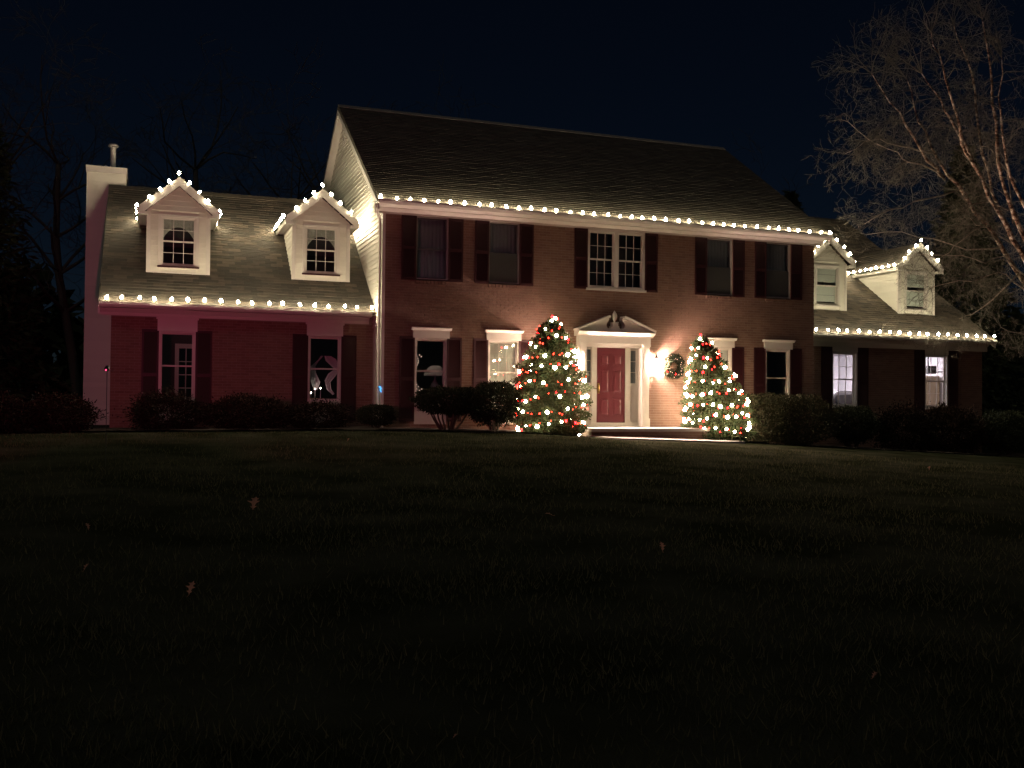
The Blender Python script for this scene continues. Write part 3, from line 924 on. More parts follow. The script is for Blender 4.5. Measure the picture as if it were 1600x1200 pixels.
        for zz in (wz0+0.30, wz0+0.95):
            MB().box(wx0+0.036, wx1-0.036, y+(0.0725 if zz < wz0+0.6 else 0.0385), y+(0.0755 if zz < wz0+0.6 else 0.0415), zz, zz+0.012).build('blind_rail', M['blind_grey'], D)
    # roof: two slopes from the front overhang back into the big roof
    yf = y - 0.20
    th = 0.07
    for sg in (-1, 1):
        e = cx + sg*(hw+oh)
        A, B_ = (e, yf, ze), (cx, yf, zp)
        Cc, Dd = (cx, yb_p+0.05, zp), (e, yb_e+0.05, ze)
        n = Vector((sg*sl, 0, 1)).normalized()*th
        lo = [A, B_, Cc, Dd]; hi = [tuple(Vector(q) + n) for q in lo]
        lo2 = [A, (cx, yf, zp), Cc, Dd]
        hi = [hi[0], (cx, yf, zp + th*math.hypot(1, sl)), (cx, yb_p+0.12, zp + th*math.hypot(1, sl)), hi[3]]
        if sg < 0: lo2, hi = lo2[::-1], hi[::-1]
        rf = MB().hexa(lo2, hi).build('roof', M['shingle'], D)
        # courses of shingles on the slope
        b = MB(); L = (hw+oh)*math.hypot(1, sl); kk = int(L/0.13)
        rng = random.Random(int(cx*100)+sg)
        for k in range(kk):
            d0, d1 = k*0.13-0.015, min(L-0.01, k*0.13+0.14)
            ux_, uz_ = -sg/math.hypot(1, sl), sl/math.hypot(1, sl)
            nx_, nz_ = sg*sl/math.hypot(1, sl), 1/math.hypot(1, sl)
            yb1 = yb_e + (yb_p-yb_e)*(d0/L) + 0.05
            yy = yf - 0.012
            while yy < yb1:
                ye = min(yy + 0.30, yb1)
                t0 = th + 0.013 + rng.uniform(-0.002, 0.004); t1 = th + 0.002
                p = lambda dd, h, q: (e + ux_*dd + nx_*h, q, ze + uz_*dd + nz_*h)
                vs = [p(d0, th*0.9, yy), p(d0, t0, yy), p(d1, t1, yy), p(d0, th*0.9, ye-0.004), p(d0, t0, ye-0.004), p(d1, t1, ye-0.004)]
                b.add(vs, [(0,1,2),(3,5,4),(1,4,5,2),(0,3,4,1)])
                yy = ye
        b.build('shingle_courses', M['shingle'], D, stuff=True)
        # rake fascia in front, eave fascia at the side, and the boxed return
        q = 0.13
        MB().hexa([(e, yf-0.026, ze-q) if sg < 0 else (cx, yf-0.026, zp-q), (cx, yf-0.026, zp-q) if sg < 0 else (e, yf-0.026, ze-q),
                   (cx, yf-0.001, zp-q) if sg < 0 else (e, yf-0.001, ze-q), (e, yf-0.001, ze-q) if sg < 0 else (cx, yf-0.001, zp-q)],
                  [(e, yf-0.026, ze+0.104) if sg < 0 else (cx, yf-0.026, zp+0.104), (cx, yf-0.026, zp+0.104) if sg < 0 else (e, yf-0.026, ze+0.104),
                   (cx, yf-0.001, zp+0.104) if sg < 0 else (e, yf-0.001, ze+0.104), (e, yf-0.001, ze+0.104) if sg < 0 else (cx, yf-0.001, zp+0.104)]).build('rake_board', M['trim'], D)
        xa, xb_ = sorted((e - sg*0.20, e + sg*0.004))
        MB().box(xa, xb_, yf-0.030, y-0.035, ze-0.10, ze-0.031).build('eave_return', M['trim'], D)
        xa, xb_ = sorted((e - sg*0.006, e + sg*0.018))
        MB().box(xa, xb_, yf-0.02, yb_e+0.05, ze-0.085, ze+0.05).build('fascia', M['trim'], D)
        xa, xb_ = sorted((cx + sg*(hw+0.026), e - sg*0.008))
        MB().box(xa, xb_, y-0.034, yb_e, ze-0.05, ze-0.035).build('soffit', M['trim'], D)
        # white underside of the front overhang
        lo_ = [(e - sg*0.01, yf, ze-0.022), (cx, yf, zp-0.022), (cx, y-0.03, zp-0.022), (e - sg*0.01, y-0.03, ze-0.022)]
        hi_ = [(p_[0], p_[1], p_[2]+0.016) for p_ in lo_]
        if sg < 0: lo_, hi_ = lo_[::-1], hi_[::-1]
        MB().hexa(lo_, hi_).build('rake_soffit', M['trim'], D)
    return D
for i, d in enumerate(DORM): dormer(d, i == 0)

# ------------------------------------------------------------------ front door surround
DX = -0.022
sur = holder('door_surround', house, (DX, 0, 0.5))
T = M['trim']
for sg in (-1, 1):
    x0, x1 = sorted((DX+sg*0.855, DX+sg*1.03))
    pm = MB()
    pm.box(x0, x1, -0.17, -0.007, 0.72, 2.62)
    for k in range(3):
        xx = x0 + 0.035 + k*0.04
        pm.box(xx, xx+0.022, -0.176, -0.1705, 0.85, 2.5)
    pm.build('pilaster', T, sur)
    MB().box(x0-0.02, x1+0.02, -0.195, -0.007, 0.49, 0.719).build('plinth', T, sur)
    b = MB(); b.box(x0-0.012, x1+0.012, -0.185, -0.007, 2.621, 2.66); b.box(x0-0.03, x1+0.03, -0.20, -0.007, 2.661, 2.72); b.build('capital', T, sur)
    # panelled jamb of the recess
    xa, xb_ = sorted((DX+sg*0.82, DX+sg*0.853))
    MB().box(xa, xb_, -0.16, 0.14, 0.49, 2.70).build('jamb', T, sur)
MB().box(DX-1.06, DX+1.06, -0.19, -0.007, 2.721, 2.90).build('entablature', T, sur)
MB().prism([(-0.007,2.901),(-0.007,3.035),(-0.36,3.035),(-0.36,3.005),(-0.33,2.995),(-0.26,2.945),(-0.215,2.94),(-0.21,2.901)], 'x', DX-1.13, DX+1.13).build('cornice', T, sur)
MB().box(DX-0.818, DX+0.818, -0.12, 0.14, 2.62, 2.72).build('header', T, sur)
# broken pediment: two halves with scooped ends, built as thick profiles
for sg in (-1, 1):
    pts = [(1.12, 3.037), (0.205, 3.40), (0.200, 3.36), (0.225, 3.31), (0.258, 3.265), (0.272, 3.215), (0.264, 3.165), (0.238, 3.127),
           (0.200, 3.108), (0.160, 3.110), (0.125, 3.130), (0.104, 3.165), (0.098, 3.195), (0.074, 3.195), (0.074, 3.037)]
    poly = [(DX + sg*q[0], q[1]) for q in pts]
    if sg > 0: poly = poly[::-1]
    MB().prism(poly, 'y', -0.20, -0.008).build('pediment', T, sur)
    # raking cornice
    a0, a1 = (1.14, 3.037), (0.205, 3.412)
    n = Vector((a0[1]-a1[1], 0, a0[0]-a1[0]))
    nn = Vector((0.375, 0.935)).normalized()
    q = [(a0[0], a0[1]), (a1[0], a1[1]), (a1[0]+nn[0]*0.055, a1[1]+nn[1]*0.055), (a0[0]+nn[0]*0.055, a0[1]+nn[1]*0.055)]
    q = [(DX + sg*p[0], p[1]) for p in q]
    MB().prism(q, 'y', -0.34, -0.009).build('raking_cornice', T, sur)
MB().box(DX-0.072, DX+0.072, -0.21, -0.008, 3.037, 3.27).build('pedestal', T, sur)
b = MB(); b.box(DX-0.085, DX+0.085, -0.22, -0.008, 3.271, 3.295)
b.lathe([(0.03,0),(0.022,0.03),(0.05,0.07),(0.072,0.13),(0.07,0.19),(0.05,0.24),(0.03,0.27),(0.012,0.30),(0.003,0.32)], (DX, -0.12, 3.296), 14)
b.build('urn', T, sur, smooth=True)
# door wall: frame, sidelights, door
fr = MB()
for sg in (-1, 1):
    x0, x1 = sorted((DX+sg*0.425, DX+sg*0.575)); fr.box(x0, x1, 0.06, 0.16, 0.60, 2.619)
    x0, x1 = sorted((DX+sg*0.775, DX+sg*0.819)); fr.box(x0, x1, 0.065, 0.16, 0.60, 2.619)
fr.box(DX-0.8185, DX+0.8185, 0.02, 0.16, 0.491, 0.599)
fr.build('door_frame', T, sur)
for sg in (-1, 1):
    x0, x1 = sorted((DX+sg*0.5755, DX+sg*0.7745))
    b = MB(); ring(b, x0, x1, 1.62, 2.60, 0.08, 0.12, 0.018, 0.018, 0.05, 0.04)
    b.box(x0, x1, 0.085, 0.12, 0.60, 1.619)
    ring(b, x0+0.02, x1-0.02, 0.66, 1.56, 0.070, 0.085, 0.022, 0.022, 0.022, 0.022)
    hgt = (2.56-1.67)/3
    for k in (1, 2): b.box(x0+0.018, x1-0.018, 0.085, 0.115, 1.67+k*hgt-0.008, 1.67+k*hgt+0.008)
    b.build('sidelight', T, sur)
    for k in range(3):
        inst('pane', pane_mesh(x1-x0-0.038, hgt-0.018, 'glass'), sur, (x0+0.019, 0.10, 1.67+k*hgt+0.009))
    MB().box(x0, x1, 0.128, 0.134, 1.6, 2.6).build('sidelight_curtain', M['blind_grey'], sur)
dr = MB().box(DX-0.424, DX+0.424, 0.075, 0.12, 0.605, 2.618).build('door', M['door'], house)
for (x0, x1, z0, z1) in ((-0.33,-0.05,2.14,2.44),(0.05,0.33,2.14,2.44),(-0.33,-0.05,1.40,2.03),(0.05,0.33,1.40,2.03),(-0.33,-0.05,0.78,1.27),(0.05,0.33,0.78,1.27)):
    b = MB()
    ring(b, DX+x0, DX+x1, z0, z1, 0.066, 0.0745, 0.022, 0.022, 0.022, 0.022)
    b.hexa([(DX+x0+0.03,0.0745,z0+0.03),(DX+x1-0.03,0.0745,z0+0.03),(DX+x1-0.03,0.0745,z1-0.03),(DX+x0+0.03,0.0745,z1-0.03)],
           [(DX+x0+0.06,0.066,z0+0.06),(DX+x1-0.06,0.066,z0+0.06),(DX+x1-0.06,0.066,z1-0.06),(DX+x0+0.06,0.066,z1-0.06)])
    b.build('door_panel', M['door'], dr)
b = MB(); b.box(DX-0.395, DX-0.345, 0.062, 0.0745, 1.38, 1.66)
b.tube([(DX-0.37,0.065,1.43),(DX-0.37,0.02,1.45),(DX-0.37,0.012,1.52),(DX-0.37,0.02,1.58),(DX-0.37,0.065,1.60)], 0.011, 8)
b.lathe([(0.02,-0.02),(0.02,0.0)], (DX-0.37,0.06,1.63), 10, 'y')
b.build('handle', M['brass'], dr)

# porch: brick riser under a pale slab, with a pale walk in front
PX0, PX1 = -1.36, 2.02
po = MB().box(PX0+0.03, PX1-0.03, -1.56, -0.008, -0.1, 0.41).build('porch', M['mortar'], house)
MB().box(PX0, PX1, -1.62, -0.008, 0.412, 0.485).build('porch_slab', M['slab'], po)
k = 0; z = 0.21
while z < 0.40:
    x = PX0+0.03 - (0.106 if k % 2 else 0)
    while x < PX1-0.03:
        a, c = max(x, PX0+0.032), min(x+0.203, PX1-0.032)
        if c-a > 0.03: MB().box(a, c, -1.568, -1.559, z, z+0.0577).build('brick', M['shutter'] if False else M['brick'], po)
        x += 0.213
    z += 0.0677; k += 1
# paved walk that runs along the bed to the porch
V, F = [], []
for i in range(21):
    x = -1.45 + i*0.19
    for y in (-2.75, -1.63): V.append((x, y, zh(x)*0.0 + max(gz(x, y)+0.035, 0.215 - 0.02*(x+1.45)/3.8)))
for i in range(20): F.append((2*i, 2*i+2, 2*i+3, 2*i+1))
wk = MB()
for (a, b_, c, d) in F:
    q = [V[a], V[b_], V[c], V[d]]
    wk.hexa([(p[0], p[1], p[2]-0.12) for p in q], q)
wo_ = wk.build('walkway', M['slab']); wo_['kind'] = 'structure'

# ------------------------------------------------------------------ string lights
bulb_b = MB().lathe([(0.012,-0.045),(0.028,-0.030),(0.036,-0.004),(0.031,0.022),(0.018,0.042),(0.003,0.052)], (0,0,0), 7)
bulb_me = bulb_b.mesh('bulb', M['e_eave'], smooth=True)
sock_me = MB().lathe([(0.016,-0.085),(0.016,-0.040),(0.012,-0.038)], (0,0,0), 6).mesh('socket', M['socket'])

def light_string(label, pts_list, group, n=None, jitter=0.035, seed=0, tilt=0.5):
    """pts_list: bulb positions in order"""
    rng = random.Random(seed)
    t = thing('light_string', label, 'string lights', pts_list[0], group)
    path = []
    for i, p in enumerate(pts_list):
        p = Vector(p)
        path.append(p - Vector((0,0,0.088)))
        if i < len(pts_list)-1:
            q = (p + Vector(pts_list[i+1]))/2 - Vector((0,0,0.098)); path.append(q)
    MB().tube(path, 0.005, 4).build('wire', M['wire'], t)
    for p in pts_list:
        q = (p[0]+rng.uniform(-jitter,jitter), p[1]+rng.uniform(-jitter,jitter)*0.5, p[2]+rng.uniform(-jitter,jitter)*0.4)
        rot = (rng.uniform(-tilt,tilt), rng.uniform(-tilt,tilt), rng.uniform(0,6))
        bo = inst('bulb', bulb_me, t, q, rot)
        s = rng.uniform(0.9, 1.12); bo.scale = (s, s, s)
        inst('socket', sock_me, bo, q)
    return t

def lerp_pts(a, b, n): return [tuple(a[k] + (b[k]-a[k])*i/(n-1) for k in range(3)) for i in range(n)]
G_EAVE = 'warm white bulb strings outlining the roof'
light_string('long string of warm white bulbs along the high main roof eave', lerp_pts((-6.49,-0.515,6.092),(6.66,-0.515,6.092), 38), G_EAVE, seed=1)
light_string('string of warm white bulbs along the eave of the low left wing', lerp_pts((-12.72,0.62,3.485),(-6.45,0.62,3.485), 18), G_EAVE, seed=2)
light_string('string of warm white bulbs along the eave of the right garage wing', lerp_pts((7.05,0.61,3.395),(13.98,0.61,3.395), 19), G_EAVE, seed=3)
dl = ['string of warm white bulbs on the dormer nearest the chimney', 'string of warm white bulbs on the dormer beside the tall white gable',
      'string of warm white bulbs on the dormer half hidden behind the main brick corner', 'string of warm white bulbs on the dormer nearest the bare birch tree']
for i, d in enumerate(DORM):
    e = d['hw'] + 0.035; zt = d['ze'] + 0.10
    pk = (d['cx'], d['yf']-0.02, d['zp'] + 0.18)
    pts = []
    ns = 9
    side_l = lerp_pts((d['cx']-e, d['yb_e']-0.05, zt), (d['cx']-e, d['yf']+0.10, zt), ns)
    rk_l = lerp_pts((d['cx']-e+0.02, d['yf']-0.02, zt+0.02), pk, 5)[1:]
    rk_r = lerp_pts(pk, (d['cx']+e-0.02, d['yf']-0.02, zt+0.02), 5)[1:-1]
    side_r = lerp_pts((d['cx']+e, d['yf']+0.10, zt), (d['cx']+e, d['yb_e']-0.05, zt), ns)
    light_string(dl[i], side_l + rk_l + rk_r + side_r, G_EAVE, seed=10+i)

# ------------------------------------------------------------------ conical evergreens with lights
tw_me = MB().lathe([(0.012,-0.033),(0.036,-0.018),(0.043,0.006),(0.027,0.040),(0.003,0.058)], (0,0,0), 7).mesh('bulb', M['e_tree_white'], smooth=True)
tr_me = MB().lathe([(0.008,-0.026),(0.024,-0.012),(0.027,0.008),(0.016,0.032),(0.002,0.046)], (0,0,0), 6).mesh('bulb', M['e_tree_red'], smooth=True)
tp_me = MB().lathe([(0.007,-0.018),(0.015,-0.008),(0.017,0.006),(0.010,0.022),(0.002,0.032)], (0,0,0), 6).mesh('bulb', M['e_tree_pink'], smooth=True)

def lit_tree(label, llabel, base, H, prof, apex, bands, seed, wr, n_bulb):
    rng = np.random.default_rng(seed)
    base = np.array(base)
    t = thing('evergreen_shrub', label, 'tree', tuple(base), 'conical evergreens flanking the front door')
    MB().tube([tuple(base+(0,0,-0.05)), tuple(base+(apex[0]*0.5,apex[1]*0.5,H*0.5)), tuple(base+(apex[0]*0.95,apex[1]*.95,H*0.93))], [0.07,0.045,0.012], 7).build('trunk', M['bark'], t)
    zz = np.array([p[0] for p in prof]); rr = np.array([p[1] for p in prof])
    def rad(h): return np.interp(h, zz, rr)
    # the cord cinches the foliage: radius bulges between turns
    turns = bands
    def helix_h(u): return 0.10 + (H-0.22)*(u/turns)**1.0
    pitch_h = (H-0.32)/turns
    n = 30000
    h = H*rng.random(n)**1.25
    # weight lower parts by radius
    keep = rng.random(n) < rad(h)/rr.max() + 0.15
    h = h[keep]; n = len(h)
    a = rng.uniform(0, 2*np.pi, n)
    ph = ((h-0.10)/pitch_h - a/(2*np.pi))
    bulge = 0.5 - 0.5*np.cos(2*np.pi*ph)
    lump = 0.06*np.sin(a*5+h*7)+0.05*np.sin(a*9-h*11+seed) + 0.05*np.sin(a*3+h*17) + 0.05*np.sin(a*13+h*23)
    R_ = rad(h)*(0.80 + 0.19*bulge + lump)
    q = R_*(1 - 0.30*rng.random(n)**2.2)
    ax = apex[0]*(h/H)**1.5; ay = apex[1]*(h/H)**1.5
    P = np.stack([base[0]+ax+q*np.cos(a), base[1]+ay+q*np.sin(a), base[2]+h], 1)
    out = np.stack([np.cos(a), np.sin(a), 0.55+0*a], 1)
    V, F = leaf_cloud(P, 0.075, rng, out, 0.45, 0.34)
    # inner dark core so that the wall does not show through everywhere
    n2 = 5000
    h2 = (H*0.96)*rng.random(n2); a2 = rng.uniform(0, 2*np.pi, n2); q2 = rad(h2)*0.55*np.sqrt(rng.random(n2))
    P2 = np.stack([base[0]+apex[0]*(h2/H)**1.5+q2*np.cos(a2), base[1]+apex[1]*(h2/H)**1.5+q2*np.sin(a2), base[2]+h2], 1)
    V2, F2 = leaf_cloud(P2, 0.16, rng, None, 0.5, 0.6)
    V = np.vstack([V, V2]); F = np.vstack([F, F2+len(V)-len(V2)])
    fo = bpy.data.objects.new('foliage', arrays_mesh('foliage', V, F, M['spruce'], tuple(base)))
    link(fo, t, tuple(base))
    # helix of lights
    s = thing('light_string', llabel, 'string lights', tuple(base), 'red and white strings wound round the two evergreens')
    path = []; r2 = random.Random(seed)
    K = int(turns*26)
    def pos(u):
        hh = helix_h(u); a_ = 2*math.pi*u
        r_ = float(rad(hh))*(0.86+0.05*math.sin(a_*3+u)) + 0.035
        sag = 0.05*math.sin(a_*2.5+seed)
        return (base[0]+apex[0]*(hh/H)**1.5+r_*math.cos(a_), base[1]+apex[1]*(hh/H)**1.5+r_*math.sin(a_), base[2]+max(0.06, hh+sag))
    for i in range(K+1): path.append(pos(turns*i/K))
    path.append((base[0]+apex[0], base[1]+apex[1]-0.03, base[2]+H+0.02))
    MB().tube(path, 0.005, 4).build('wire', M['wire'], s)
    # walk along by length
    L = [0.0]
    for i in range(1, len(path)): L.append(L[-1] + (Vector(path[i])-Vector(path[i-1])).length)
    step = L[-1]/n_bulb; kk = 0
    for i in range(n_bulb+1):
        d = i*step + r2.uniform(-0.42, 0.42)*step
        d = min(max(d, 0), L[-1])
        j = max(k_ for k_ in range(len(L)) if L[k_] <= d+1e-9); j = min(j, len(path)-2)
        f = (d-L[j])/max(1e-6, L[j+1]-L[j])
        p = Vector(path[j]).lerp(Vector(path[j+1]), f)
        c = Vector((base[0]+apex[0]*((p.z-base[2])/H)**1.5 if p.z > base[2] else base[0], base[1], p.z))
        o = (p-c); o.z = 0
        if o.length > 0.01: p = p + o.normalized()*r2.uniform(0.0, 0.06)
        p.z += r2.uniform(-0.07, 0.07)
        u = r2.random()
        me = tw_me if i % 2 == 0 and u < wr else (tr_me if u < 0.40 else tp_me)
        rot = (r2.uniform(-0.7,0.7), r2.uniform(-0.7,0.7), r2.uniform(0,6))
        bo = inst('bulb', me, s, tuple(p), rot)
        sc_ = r2.uniform(0.62, 1.2) if me is tw_me else r2.uniform(0.5, 1.0); bo.scale = (sc_, sc_, sc_)
    for k in range(2):   # pair of bulbs at the tip
        inst('bulb', tw_me, s, (base[0]+apex[0]+(k-0.5)*0.07, base[1]+apex[1]-0.06, base[2]+H-0.06-k*0.09))
    inst('bulb', tr_me, s, (base[0]+apex[0], base[1]+apex[1]-0.02, base[2]+H+0.05))
    return t

lit_tree('tall conical evergreen wound with lights left of the red door', 'red and white bulbs spiralling round the evergreen left of the door',
         (-2.28, -1.15, 0.24), 2.98, [(0,0.80),(0.25,0.90),(0.8,0.97),(1.3,0.95),(1.7,0.82),(2.1,0.65),(2.5,0.45),(2.8,0.25),(2.98,0.03)], (0.02, 0.0), 8, 3, 0.66, 230)
lit_tree('leaning conical evergreen wound with lights between the wreath and the right hedge', 'red and white bulbs spiralling round the leaning evergreen right of the porch',
         (2.62, -1.12, 0.14), 2.76, [(0,0.84),(0.25,0.92),(0.6,0.93),(1.0,0.88),(1.5,0.72),(1.9,0.56),(2.3,0.39),(2.6,0.22),(2.76,0.03)], (-0.60, 0.0), 8, 12, 0.74, 255)

# ------------------------------------------------------------------ lanterns, wreath, added coloured lights
def lantern(x, label):
    zc = 2.22; y = -0.16
    t = thing('wall_lantern', label, 'lantern', (x, -0.007, zc), 'glowing lanterns beside the front door')
    b = MB(); b.box(x-0.055, x+0.055, -0.030, -0.0075, zc-0.16, zc+0.10); b.build('backplate', M['black_metal'], t)
    b = MB(); b.tube([(x,-0.03,zc-0.08),(x,-0.08,zc-0.12),(x,y,zc-0.155)], 0.011, 6); b.build('bracket', M['black_metal'], t)
    b = MB()
    for i in range(6):
        a = i*math.pi/3
        b.tube([(x+0.062*math.cos(a), y+0.062*math.sin(a), zc-0.13), (x+0.085*math.cos(a), y+0.085*math.sin(a), zc+0.12)], 0.0045, 4)
    b.lathe([(0.02,-0.16),(0.066,-0.145),(0.066,-0.130),(0.02,-0.13)], (x,y,zc), 12)
    b.build('cage', M['black_metal'], t)
    b = MB(); b.lathe([(0.10,0.122),(0.095,0.135),(0.03,0.20),(0.012,0.215),(0.016,0.235),(0.003,0.26)], (x,y,zc), 12); b.build('cap', M['black_metal'], t)
    b = MB(); b.lathe([(0.014,-0.125),(0.042,-0.10),(0.056,-0.02),(0.062,0.06),(0.040,0.10),(0.006,0.115)], (x,y,zc), 12); b.build('lamp', M['e_sconce'], t, smooth=True)
lantern(-1.20, 'blazing wall lantern between the left evergreen and the door surround')
lantern(1.24, 'blazing wall lantern between the door surround and the wreath')

def wreath():
    c = np.array((1.80, -0.085, 2.15)); t = thing('wreath', 'round evergreen wreath with small bulbs hung on the brick wall', 'wreath', tuple(c))
    rng = np.random.default_rng(9); n = 2600
    a = rng.uniform(0, 2*np.pi, n); b_ = rng.uniform(0, 2*np.pi, n); r_ = 0.085*np.sqrt(rng.random(n))
    Rr = 0.24 + r_*np.cos(b_)
    P = np.stack([c[0]+Rr*np.cos(a), c[1]-0.01+0.7*r_*np.sin(b_), c[2]+Rr*np.sin(a)], 1)
    out = np.stack([np.cos(a)*np.cos(b_)-0.6*np.sin(a), np.sin(b_)-0.4, np.sin(a)*np.cos(b_)+0.6*np.cos(a)], 1)
    V, F = leaf_cloud(P, 0.075, rng, out, 0.35, 0.25)
    ok = (V[:,1].reshape(-1,4).max(1) < -0.009); F = F[ok]
    me = arrays_mesh('greenery', V, F, M['yew'], tuple(c)); o = bpy.data.objects.new('greenery', me); link(o, t, tuple(c))
    ring_ = [(c[0]+0.24*math.cos(k*0.2618), c[1]+0.01, c[2]+0.24*math.sin(k*0.2618)) for k in range(25)]
    MB().tube(ring_, 0.008, 5).build('wire_ring', M['wire'], t)
    me_w = MB().lathe([(0.004,-0.010),(0.011,0.0),(0.004,0.014)], (0,0,0), 6).mesh('bulb', M['e_mini'])
    me_r = MB().lathe([(0.006,-0.014),(0.016,0.0),(0.006,0.018)], (0,0,0), 6).mesh('bulb', M['e_tree_red'])
    rr = random.Random(4)
    for k in range(22):
        a_ = k*2*math.pi/22 + rr.uniform(-.1,.1); q = 0.24 + rr.uniform(-0.07, 0.085)
        low = math.sin(a_) < -0.3
        inst('bulb', me_r if (low and k % 4 == 1) else me_w, t, (c[0]+q*math.cos(a_), c[1]-0.075, c[2]+q*math.sin(a_)))
wreath()

# added red lamp on a stake for an unseen source, turned towards the wing
FX, FY, FZ = -12.27, -9.0, 1.55
t = thing('red_fill_lamp', 'added red lamp on a thin stake in the lawn, standing in for an unseen red source', 'floodlight', (FX, FY, gz(FX, FY)))
fd = Vector((0.16, 0.95, 0.30)).normalized()
fq = fd.to_track_quat('Z', 'Y').to_matrix()
def fl(prof, seg=14):
    b = MB().lathe(prof, (0,0,0), seg)
    b.v = [tuple(fq @ Vector(q) + Vector((FX, FY, FZ))) for q in b.v]
    return b
MB().tube([(FX, FY-0.01, gz(FX,FY)-0.2), (FX, FY-0.01, FZ-0.03)], 0.005, 6).build('stake', M['black_metal'], t)
fl([(0.016,-0.07),(0.034,-0.04),(0.038,0.026),(0.034,0.026),(0.031,-0.02)]).build('housing', M['black_metal'], t)
fl([(0.030,-0.012),(0.030,0.012),(0.022,0.026),(0.012,0.033),(0.003,0.036)]).build('lamp', M['e_red'], t, smooth=True)
vz = MB(); vz.box(FX-0.05, FX+0.09, FY+0.02, FY+0.16, FZ-0.032, FZ-0.028); vz.build('visor', M['black_metal'], t)
fl([(0.004,-0.094),(0.010,-0.090),(0.010,-0.0705)]).build('red_light_dot', M['e_red_dot'], t)  # added glowing knob stands in for the red light dot at the corner
# added glowing tube and clip stand in for a projected blue light spot
t = thing('blue_light_spot', 'tiny projected blue light spot shown as a glowing tube at the white downspout', 'lamp', (-6.36, 0.0, 1.42))
MB().tube([(-6.395,0.05,1.47),(-6.38,-0.02,1.48),(-6.36,-0.045,1.44),(-6.37,-0.05,1.39),(-6.345,-0.05,1.34)], [0.012,0.018,0.024,0.018,0.010], 6).build('glow_tube', M['e_blue'], t)
MB().box(-6.41,-6.385,0.03,0.12,1.44,1.50).build('clip', M['black_metal'], t)

# ------------------------------------------------------------------ what stands behind the windows
def glow_garland():
    pts = [(-5.40+0.06*math.sin(k*0.5)+0.05*(1 if k > 14 else 0)*math.sin(k), 0.26+0.02*math.sin(k), 2.32-0.055*k) for k in range(21)]
    t = thing('light_garland', 'thin pinkish garland hanging inside the far left window of the main block', 'string lights', pts[0])
    MB().tube(pts, 0.003, 4).build('wire', M['wire'], t)
    me = MB().lathe([(0.004,-0.012),(0.009,0.0),(0.004,0.012)], (0,0,0), 6).mesh('bulb', M['e_mini'])
    for k, p in enumerate(pts): inst('bulb', me, t, (p[0]+0.01*math.sin(k*7), p[1], p[2]))
    for k in range(8): inst('bulb', me, t, (-5.36+0.10*math.cos(k), 0.25, 2.26+0.05*math.sin(k)) if k < 5 else (-5.30+0.03*(k-5), 0.25, 1.30+0.02*k))
glow_garland()
t = thing('table_lamp', 'pale wide brimmed table lamp inside the far left window of the main block', 'lamp', (-4.78, 0.85, 0.49))
MB().lathe([(0.30,0.0),(0.27,0.10),(0.19,0.20),(0.10,0.26),(0.09,0.25),(0.18,0.18),(0.25,0.09),(0.28,0.0)], (-4.72,0.85,1.80), 18).build('lamp_shade', M['shade_cloth'], t, smooth=True)
MB().lathe([(0.13,0.0),(0.14,0.02),(0.04,0.05),(0.03,0.30),(0.10,0.42),(0.11,0.62),(0.03,0.72),(0.015,0.98)], (-4.72,0.85,0.96), 14).build('stand', M['blind_grey'], t, smooth=True)
MB().lathe([(0.012,0),(0.035,0.03),(0.035,0.07),(0.01,0.09)], (-4.72,0.85,1.88), 8).build('bulb', M['e_lamp'], t)
MB().lathe([(0.10,0.0),(0.11,0.02),(0.03,0.04),(0.025,0.42),(0.25,0.44),(0.25,0.47)], (-4.72,0.85,0.489), 14).build('side_table', M['cabinet'], t)

def swag(name, label, pts, w, mat):
    """a hanging strip of pleated cloth along a path"""
    b = MB(); vs, fs = [], []
    for i, (p, ww) in enumerate(zip(pts, w)):
        for k in range(7):
            u = k/6 - 0.5
            vs.append((p[0]+ww*u, p[1]+0.035*math.cos(k*2.4+i*0.2), p[2]+0.05*u*math.sin(i)))
    for i in range(len(pts)-1):
        for k in range(6): fs.append((i*7+k, i*7+k+1, i*7+8+k, i*7+7+k))
    return b.add(vs, fs), label
for nm, lb, pts, w in (
    ('curtain', 'pale gathered curtain swept to the left inside the second left wing window', [(-7.54,1.62,2.28),(-7.60,1.61,2.20),(-7.70,1.60,2.10),(-7.78,1.60,2.0),(-7.80,1.60,1.85),(-7.72,1.60,1.62),(-7.70,1.6,1.40)], [0.06,0.08,0.10,0.12,0.20,0.26,0.08]),
    ('curtain', 'pale crescent of curtain tied to the right inside the second left wing window', [(-7.40,1.62,2.28),(-7.32,1.61,2.18),(-7.22,1.60,2.06),(-7.16,1.60,1.94),(-7.28,1.60,1.80),(-7.40,1.60,1.62),(-7.36,1.60,1.42),(-7.24,1.60,1.28)], [0.16,0.26,0.20,0.14,0.20,0.14,0.12,0.05])):
    mbx, lb = swag(nm, lb, pts, w, None)
    t = thing('curtain', lb, 'curtain', pts[0], 'curtains in the left wing')
    mbx.build('cloth', M['fabric_white'], t, smooth=True)
    MB().tube([(pts[0][0]-0.1,pts[0][1],pts[0][2]+0.012),(pts[0][0]+0.1,pts[0][1],pts[0][2]+0.012)], 0.012, 6).build('rod', M['black_metal'], t)
t = thing('candle_lamp', 'three small electric candles on the sill inside the second left wing window', 'candles', (-7.72, 1.45, 1.18))
MB().box(-7.90, -7.52, 1.42, 1.48, 1.16, 1.185).build('bar', M['brass'], t)
for (x, z) in ((-7.84,1.30),(-7.74,1.40),(-7.60,1.42)):
    MB().tube([(x,1.45,1.185),(x,1.45,z)], 0.010, 6).build('candle', M['fabric_white'], t)
    MB().lathe([(0.006,0.0),(0.014,0.012),(0.004,0.04)], (x,1.45,z+0.001), 6).build('flame_bulb', M['e_candle'], t)
